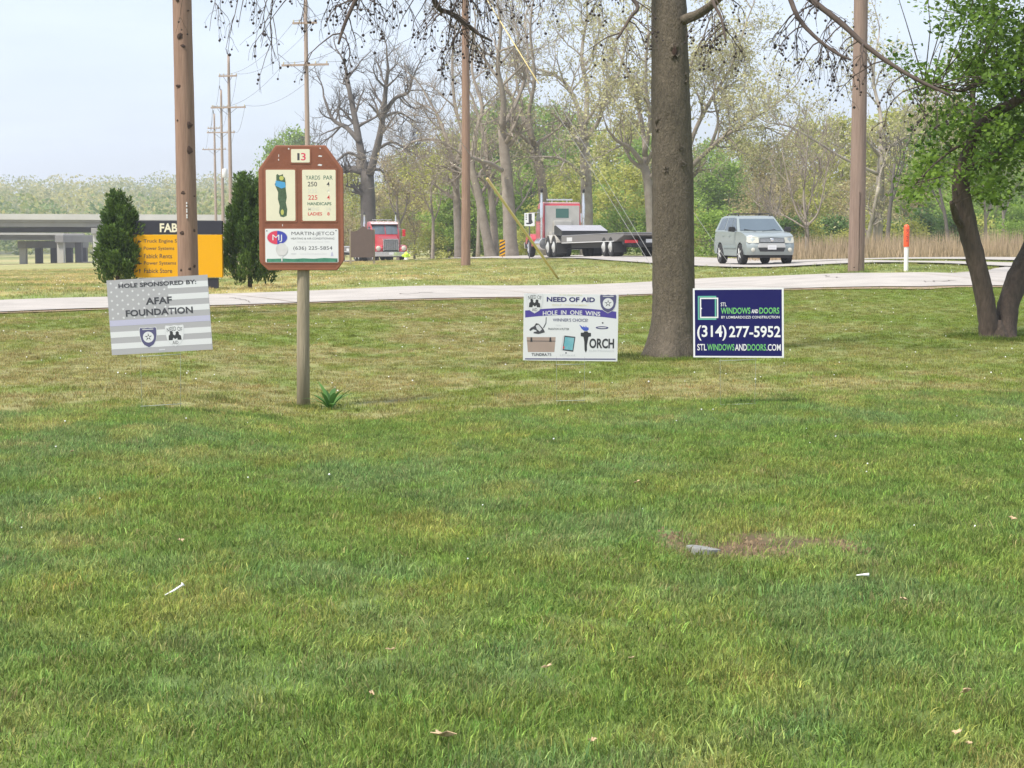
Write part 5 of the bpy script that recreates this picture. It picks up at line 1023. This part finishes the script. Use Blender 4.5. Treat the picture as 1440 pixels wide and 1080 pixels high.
for u, v, rw, rh, hole in ((946.5, 75, 8, 10, 1), (960, 112, 6, 8, 0), (925, 176, 6, 10, 0), (935, 240, 6, 4, 0), (952, 210, 8, 3, 0), (955, 232, 8, 3, 0)):
    c = P(u, v, d) - foot; cx0 = float(np.interp(-v, [-c2[1] for c2 in ctr], [c2[0] for c2 in ctr])); rx_ = float(np.interp(-v, [-c2[1] for c2 in ctr], wid)) / 2
    a = math.asin(max(-.85, min(.85, (u - cx0) / rx_))); A2 = a - math.pi / 2; yy = -math.cos(a) * rx_ * sc * (1.012 + .05 * math.sin(2 * A2 + c.z * 1.1) + .025 * math.sin(3 * A2 - c.z * 2.3))
    ring = []; mb = MB()
    for q_ in range(18): an = 6.2832 * q_ / 18; ring.append((c.x + rw * sc * .72 * math.cos(an), yy - .004 + .035 * abs(math.cos(an)), c.z + rh * sc * .8 * math.sin(an)))
    mb.tube(ring + [ring[0]], .030 if hole else .020, 8, cap=False); mb.v = [(x, y + .004, z) for x, y, z in mb.v]; kn = mb.build('knot', M['bark_grey'], trunk, smooth=True)
    if hole: mb = MB(); mb.lathe([(.001, 0), (.03, -.006), (.034, .02)], 12, axis='y'); hl = mb.build('hollow', M['gouge'], kn, smooth=True); hl.location = (c.x, yy - .004, c.z); hl.scale = (.85, 1, 1.7)
tw = MB(); seeds = []; limbs = []
def limb(pl, w0, w1, dd0, dd1, nm='limb'):
    pts = [p - foot for p in densify(px_limb(pl, d, dd0, dd1), 5)]; n = len(pts); mb = MB(); mb.tube(pts, [(w0 + (w1 - w0) * k / (n - 1)) * sc / 2 for k in range(n)], 9, jit=.04); mb.build(nm, M['twig'] if w0 < 12 else M['bark_grey'], root, smooth=True); return pts
limbs.append(limb([(944, -60), (860, -95), (760, -70), (680, -45), (600, -40), (520, -35), (440, -45), (340, -60)], 24, 3, 0, -3))
limbs.append(limb([(942, -150), (840, -170), (700, -130), (560, -110), (430, -100), (330, -70)], 22, 3, 0, 2))
limbs.append(limb([(962, 28), (985, 18), (1010, -2), (1050, -50), (1110, -90)], 15, 7, -.2, -1.2))
limbs.append(limb([(943, -110), (1020, -90), (1090, -45), (1135, -5), (1180, 30), (1215, 62), (1250, 88), (1290, 112), (1334, 133)], 11.5, 4, 0, -1.5))
limbs.append(limb([(1105, -35), (1112, 0), (1126, 30), (1150, 55), (1175, 74), (1196, 84)], 8, 3, -.6, -1.2))
limbs.append(limb([(600, -40), (614, 8), (632, 18), (650, 30), (670, 46), (692, 58)], 8, 3, -1.7, -1.2))
limbs.append(limb([(520, -35), (500, 0), (484, 36), (476, 62)], 7, 3, -2, -2.2))
limbs.append(limb([(820, -88), (850, -40), (895, 5), (886, 25), (868, 55)], 8, 3, -.5, -1)); limbs.append(limb([(1010, -40), (1003, 0), (1014, 25), (1021, 60)], 6, 2.5, -.8, -1.2))
def droop(p, dr, ln, r, lev):
    n = 6; pts = [p]; dc = Vector(dr).normalized()
    for i in range(n): dc = (dc + rvec() * .30 + Vector((0, 0, -.26))).normalized(); pts.append(pts[-1] + dc * ln / n)
    tw.tube(pts, [max(.0016, r * (1 - .7 * i / n)) for i in range(n + 1)], 4 if lev == 0 else 3, cap=False)
    if lev < 2:
        for k in range(random.randint(2, 4) if lev == 0 else random.randint(1, 2)):
            t = random.uniform(.3, .95); i = min(n - 1, int(t * n)); s_ = (pts[i + 1] - pts[i]).cross(rvec()).normalized(); droop(pts[i], (pts[i + 1] - pts[i]).normalized() * .6 + s_ * .9, ln * random.uniform(.3, .55), r * .6, lev + 1)
    if lev > 0 or random.random() < .7:
        for k in range(random.choice((0, 1, 1, 1))):
            i = random.randint(3, n); q_ = pts[i] + rvec() * .015; e = q_ + Vector((random.gauss(0, .012), random.gauss(0, .012), -random.uniform(.02, .06))); tw.tube([q_, e], .0014, 3, cap=False); seeds.append(e)
def hang(li, t0, t1, n, l0, l1):
    pts = limbs[li]; m_ = len(pts)
    for k in range(n):
        t = random.uniform(t0, t1); i = min(m_ - 2, int(t * (m_ - 1))); p = pts[i].lerp(pts[i + 1], random.random()); a = random.uniform(0, 6.28); droop(p, (math.cos(a), math.sin(a) * .6, -.2), random.uniform(l0, l1), .008, 0)
hang(0, .35, 1, 34, .5, 1.05); hang(1, .4, 1, 22, .6, 1.25); hang(3, .25, 1, 22, .3, .75); hang(4, .2, 1, 9, .25, .6); hang(5, .1, 1, 12, .25, .7); hang(6, .1, 1, 8, .3, .6); hang(7, .2, 1, 9, .25, .6); hang(8, .2, 1, 6, .2, .5); hang(2, .3, 1, 6, .3, .6); hang(0, .1, .35, 10, .4, .9)
tw.build('twigs', M['twig'], root, smooth=True, fix=False)
sb = MB()
for c in seeds:
    rr = random.uniform(.009, .0155); sb.lathe([(.001, -rr), (rr * .75, -rr * .62), (rr, 0), (rr * .75, rr * .62), (.001, rr)], 6, c)
tag(sb.build('seed_balls', M['seed'], root, fix=False), kind='stuff')

# ------------------------------------------------------------------ leafy tree on the right
d = 22.0; random.seed(9); foot = D(1402, d); sc = d / F; root = empty('leafy_tree', foot); tag(root, 'dark forked tree with fresh green leaves beside the near road', 'tree')
def stem(pl, w, nm='stem', dd=0):
    pts = [p - foot for p in densify(px_limb(pl, d, 0, dd), 5)]; n = len(pts); ww = .80 * np.interp(np.linspace(0, len(w) - 1, n), range(len(w)), w); mb = MB(); mb.tube(pts, ww * sc / 2, 16, jit=.03); mb.build(nm, M['bark_dark'], root, smooth=True); return pts
st = [stem([(1392, 492), (1391, 470), (1388, 440), (1380, 395), (1367, 345), (1356, 300), (1351, 262), (1353, 236)], [46, 36, 34, 33, 33, 36, 31, 28], 'trunk'), stem([(1416, 492), (1412, 468), (1418, 430), (1432, 390), (1452, 350), (1476, 290), (1490, 210), (1500, 100)], [50, 44, 38, 40, 38, 34, 28, 20], 'trunk', .8),
      stem([(1402, 492), (1402, 476), (1402, 462), (1402, 450)], [52, 46, 30, 14], 'root_collar'),
      stem([(1353, 240), (1362, 212), (1374, 184), (1392, 162), (1418, 148), (1450, 130), (1500, 100)], [26, 21, 19, 18, 17, 15, 11], 'limb', -.6), stem([(1356, 246), (1372, 232), (1394, 222), (1418, 204), (1450, 180), (1500, 140)], [16, 14, 22, 20, 18, 14], 'limb', .7),
      stem([(1362, 320), (1348, 312), (1342, 298), (1338, 284)], [16, 14, 11, 8], 'stub', -.3), stem([(1374, 184), (1368, 150), (1372, 100), (1392, 50), (1400, -40)], [12, 10, 8, 7, 4], 'limb', .5), stem([(1420, 148), (1400, 120), (1378, 118), (1350, 128), (1300, 118)], [8, 7, 5, 4, 2], 'limb', -.8), stem([(1366, 200), (1340, 210), (1310, 235), (1285, 262)], [7, 5, 3, 2], 'limb', -.7), stem([(1440, 134), (1436, 80), (1446, 20), (1430, -60)], [12, 10, 8, 5], 'limb', .6)]
r = np.random.default_rng(8); CL = []
reg = [(1400, 40, 55, 45, 26), (1385, 95, 60, 40, 22), (1430, 110, 45, 55, 22), (1345, 10, 26, 22, 8), (1395, 170, 60, 30, 20), (1330, 165, 36, 22, 11), (1420, 220, 50, 34, 17), (1330, 225, 40, 18, 13), (1300, 250, 26, 16, 7), (1283, 275, 8, 18, 4), (1300, 120, 20, 14, 3), (1270, 78, 14, 10, 3), (1400, 270, 45, 18, 9), (1500, 100, 60, 140, 40), (1420, -60, 120, 50, 50), (1520, -40, 80, 80, 40), (1360, 195, 30, 18, 8)]
for u, v, su, sv, n in reg:
    for k in range(int(n * (1.55 if u > 1370 else 1.0))): CL.append(tuple(P(u + random.gauss(0, su * .55), v + random.gauss(0, sv * .55), d + random.gauss(0, 1.0)) - foot))
CL = np.array(CL); per = 50; k = np.repeat(np.arange(len(CL)), per); C = CL[k] + r.normal(0, .105, (len(k), 3)) * np.array([1, 1, .75]); leaf_cloud('crown', C, .034, M['leaf_maple'], root, up=.7, asp=.62, tint=np.clip(r.normal(.56, .2, len(CL)), 0, 1)[k], seed=2)
tg = MB(); allp = [p for s_ in st[3:] for p in s_]
for c in CL[::2]:
    c = Vector(c); q_ = min(allp, key=lambda p: (p - c).length + random.random() * .25); m_ = q_.lerp(c, .5) + rvec() * .06; tg.tube([q_, m_, c], [.008, .005, .002], 4, cap=False)
tg.build('twigs', M['bark_dark'], root, smooth=True, fix=False)

# ------------------------------------------------------------------ evergreen shrubs beside the directory sign
def juniper(u, d, wpx, vtop, label, seed, spires):
    g = D(u, d); root = empty('evergreen_shrub', g); tag(root, label, 'shrub', 'evergreen shrubs by the directory sign'); r = np.random.default_rng(seed); H = zat(vtop, d) - g.z; Wd = wpx * d / F / 2
    mb = MB(); mb.tube([(0, 0, -.2), (0, 0, H * .5)], [.06, .02], 7); mb.build('trunk', M['bark_dark'], root, smooth=True)
    V = []; T = []
    for sx, sy, sh, n in spires:
        for j in range(n // 105):
            t = r.random() ** .9; a = r.uniform(0, 6.28); rad = Wd * (1 - t) ** .75 * (.62 if sh < 1 else .92) * math.sqrt(r.uniform(.1, 1)) * min(1, .6 + t * 3)
            b0 = np.array([sx * Wd + rad * math.cos(a), sy * Wd + rad * math.sin(a), .05 + t * H * sh * .84]); ax = np.array([.34 * math.cos(a) + r.normal(0, .08), .34 * math.sin(a) + r.normal(0, .08), 1.0]); ax /= np.linalg.norm(ax)
            pl = H * sh * r.uniform(.14, .24); pl = min(pl, max(.12, (H * sh - b0[2]) / ax[2])); pw = r.uniform(.07, .12); sh_ = r.uniform(.15, .8)
            for k in range(105):
                q = r.random() ** .8; th = r.uniform(0, 6.28); rr = pw * (1 - q) ** .7 * math.sqrt(r.random()) * 1.3; p = b0 + ax * pl * q + rr * np.array([math.cos(th), math.sin(th), 0]); ln = r.uniform(.05, .12)
                dv = ax * .9 + .6 * np.array([math.cos(th), math.sin(th), 0]) + r.normal(0, .2, 3); dv /= np.linalg.norm(dv); sd_ = np.cross(dv, r.standard_normal(3)); sd_ /= np.linalg.norm(sd_); w3 = ln * .17
                V += [p, p + dv * ln * .5 + sd_ * w3, p + dv * ln, p + dv * ln * .5 - sd_ * w3]; T.append(np.clip(sh_ * .6 + .35 * q * r.random() + .1 * r.standard_normal(), 0, 1))
    n = len(T); mesh_np('foliage', np.array(V), np.arange(4 * n).reshape(n, 4), M['juniper'], root, {'tint': ('FLOAT', np.repeat(T, 4))})
juniper(166, 41.5, 56, 268, 'evergreen shrub with several tips left of the directory sign', 61, [(0, 0, 1, 9000), (.38, .1, .96, 3000), (.62, -.1, .86, 3000), (-.45, .1, .76, 2500), (-.1, -.3, .86, 2500)])
juniper(352, 42.0, 76, 244, 'evergreen shrub between the directory sign and the golf hole sign', 67, [(-.08, 0, 1, 12000), (.4, .1, .8, 4000), (-.5, -.1, .74, 3000), (.05, -.3, .9, 3000)])

# ------------------------------------------------------------------ small things in the lawn
g = D(463, 13.6); root = empty('weed_plant', g); tag(root, 'broad leaved dark green weed at the foot of the golf sign post', 'plant'); random.seed(3)
for i in range(17):
    a = 6.2832 * i / 17 + random.uniform(-.2, .2); ln = random.uniform(.18, .31); el = random.uniform(.35, 1.25); w0 = random.uniform(.014, .023); V = []; n = 6; sd_ = Vector((-math.sin(a), math.cos(a), 0)); p = Vector((.01 * math.cos(a), .01 * math.sin(a), 0)); e = el
    for k in range(n + 1):
        wv = w0 * math.sin(math.pi * min(.97, (k + .35) / (n + .6))) ; V += [p - sd_ * wv + Vector((0, 0, wv * .3)), p + sd_ * wv + Vector((0, 0, wv * .3))]; p = p + Vector((math.cos(a) * math.cos(e), math.sin(a) * math.cos(e), math.sin(e))) * ln / n; e -= .85 / n * random.uniform(.5, 1.6)
    o = mesh_np('leaf', np.array([tuple(v) for v in V]), np.array([(2 * k, 2 * k + 1, 2 * k + 3, 2 * k + 2) for k in range(n)]), M['weed'], root, {'tint': ('FLOAT', np.full(2 * n + 2, random.random()))}, smooth=True)
g = G(988, 776); root = MB(); random.seed(2)
pl = [(.058 * math.cos(a) * random.uniform(.85, 1.12), .085 * math.sin(a) * random.uniform(.85, 1.12)) for a in np.linspace(0, 6.28, 12)[:-1]]; root.prism(pl, 'z', -.03, .014); o = root.build('stone_slab', M['lid'], None, bevel=.006); o.location = (g.x, g.y, g.z); o.rotation_euler = (R(-5), R(7), 0); tag(o, 'flat grey stone in the bare patch of the lawn', 'stone')
r = np.random.default_rng(71); cl = MB()               # crumbly soil in the bare patches
for g, a, b in PATCH:
    for i in range(170):
        x, y = g.x + r.normal(0, a * .33), g.y + r.normal(0, b * 1.3); s_ = r.uniform(.004, .012)
        if bare(np.array([x]), np.array([y]))[0] > .4: z = h1(x, y); q_ = r.uniform(.6, 1.3, 6) * s_; cl.add([(x - q_[0], y, z), (x, y - q_[1], z), (x + q_[2], y, z), (x, y + q_[3], z), (x, y, z + q_[4]), (x, y, z - .01)], [(0, 1, 4), (1, 2, 4), (2, 3, 4), (3, 0, 4), (1, 0, 5), (2, 1, 5), (3, 2, 5), (0, 3, 5)])
tag(cl.build('soil_crumbs', M['soil'], None, fix=False), 'crumbly brown soil in the bare patch of the lawn', 'soil', kind='stuff')
def dead_leaf(u, v, wpx, label, seed, m='dead_leaf'):
    random.seed(seed); g = G(u, v); s_ = wpx / F * g.y / 2; mb = MB(); pts = []; n = 11
    for k in range(n): a = 6.2832 * k / n; rr = s_ * (1 if k % 2 == 0 else .5) * random.uniform(.75, 1.15); pts.append((rr * math.cos(a), rr * math.sin(a) * .8, .018 + s_ * .35 * abs(math.cos(a)) * random.uniform(.3, 1.2)))
    top = pts + [(0, 0, .016)]; mb.add(top + [(x, y, z - .0015) for x, y, z in top], [(k, (k + 1) % n, n) for k in range(n)] + [(n + 1 + (k + 1) % n, n + 1 + k, 2 * n + 1) for k in range(n)] + [(k, n + 1 + k, n + 1 + (k + 1) % n, (k + 1) % n) for k in range(n)])
    o = mb.build('dead_leaf', M[m], None); o.location = (g.x, g.y, g.z + .02); o.rotation_euler = (R(18), R(random.uniform(-15, 15)), random.uniform(0, 6)); tag(o, label, 'leaf', 'fallen leaves on the lawn')
dead_leaf(622, 1060, 48, 'large curled tan dead leaf on the lawn', 1)
for i, (u, v, w_) in enumerate(((551, 937, 15), (519, 996, 13), (772, 960, 16), (891, 946, 10), (1362, 998, 24), (1348, 1056, 18), (1424, 743, 12), (898, 691, 10), (1268, 860, 18), (252, 776, 14), (103, 645, 8), (1365, 1069, 12), (832, 1063, 14))):
    dead_leaf(u, v, w_, 'small tan dead leaf lying in the mown grass', 20 + i)
g = G(245, 848); mb = MB(); mb.tube([(-.028, 0, .004), (0, .004, .018), (.022, .008, .032), (.026, .008, .036)], [.0015, .003, .0035, .007], 8); o = mb.build('golf_tee', M['litter'], None, smooth=True); o.location = (g.x, g.y, g.z + .012); tag(o, 'white golf tee lying tilted in the grass', 'golf tee', 'white golf tees in the lawn')
g = G(1213, 825); mb = MB(); mb.tube([(-.02, 0, .02), (0, .003, .021), (.02, 0, .022)], [.0015, .003, .0055], 8); o = mb.build('golf_tee', M['litter'], None, smooth=True); o.location = (g.x, g.y, g.z + .014); tag(o, 'white golf tee lying flat right of the bare patch', 'golf tee', 'white golf tees in the lawn')
# scattered pale clover and dandelion heads in the verge and the field
r = np.random.default_rng(33); V = []; Fc = []
for (n, y0, y1, sz) in ((320, 14.5, 33, .007), (420, 38, 75, .014), (30, 5, 12, .0045)):
    y = np.sqrt(r.uniform(y0 ** 2, y1 ** 2, n)); x = r.uniform(-.31, .31, n) * y; e0_, e1_ = near_road(x); kp = ((y < e0_ - .4) | (y > e1_ + .4)); x, y = x[kp], y[kp]
    z = hz(x, y) + (.035 if sz < .015 else .07)
    for i in range(len(x)):
        k = len(V); s_ = sz * r.uniform(.6, 1.3); V += [(x[i] - s_, y[i], z[i]), (x[i], y[i] - s_, z[i]), (x[i] + s_, y[i], z[i]), (x[i], y[i] + s_, z[i]), (x[i], y[i], z[i] + s_), (x[i], y[i], z[i] - s_)]
        Fc += [(k, k + 1, k + 4), (k + 1, k + 2, k + 4), (k + 2, k + 3, k + 4), (k + 3, k, k + 4), (k + 1, k, k + 5), (k + 2, k + 1, k + 5), (k + 3, k + 2, k + 5), (k, k + 3, k + 5)]
tag(mesh_np('clover_flowers', np.array(V), np.array(Fc), M['litter']), 'tiny white clover heads scattered through the grass', 'flowers', kind='stuff')

# ------------------------------------------------------------------ haze
mh = bpy.data.materials.new('haze'); mh.use_nodes = True; n = mh.node_tree.nodes; n.remove(n['Principled BSDF']); pv = n.new('ShaderNodeVolumePrincipled'); pv.inputs['Color'].default_value = (.93, .95, 1, 1); pv.inputs['Density'].default_value = HAZE if 'HAZE' in globals() else .00055; pv.inputs['Anisotropy'].default_value = .2
mh.node_tree.links.new(pv.outputs[0], n['Material Output'].inputs['Volume'])
mb = MB(); mb.box(-1600, 1600, -40, 2000, -12, 62); tag(mb.build('haze', mh, None), 'thin pale spring haze', 'haze', kind='stuff')
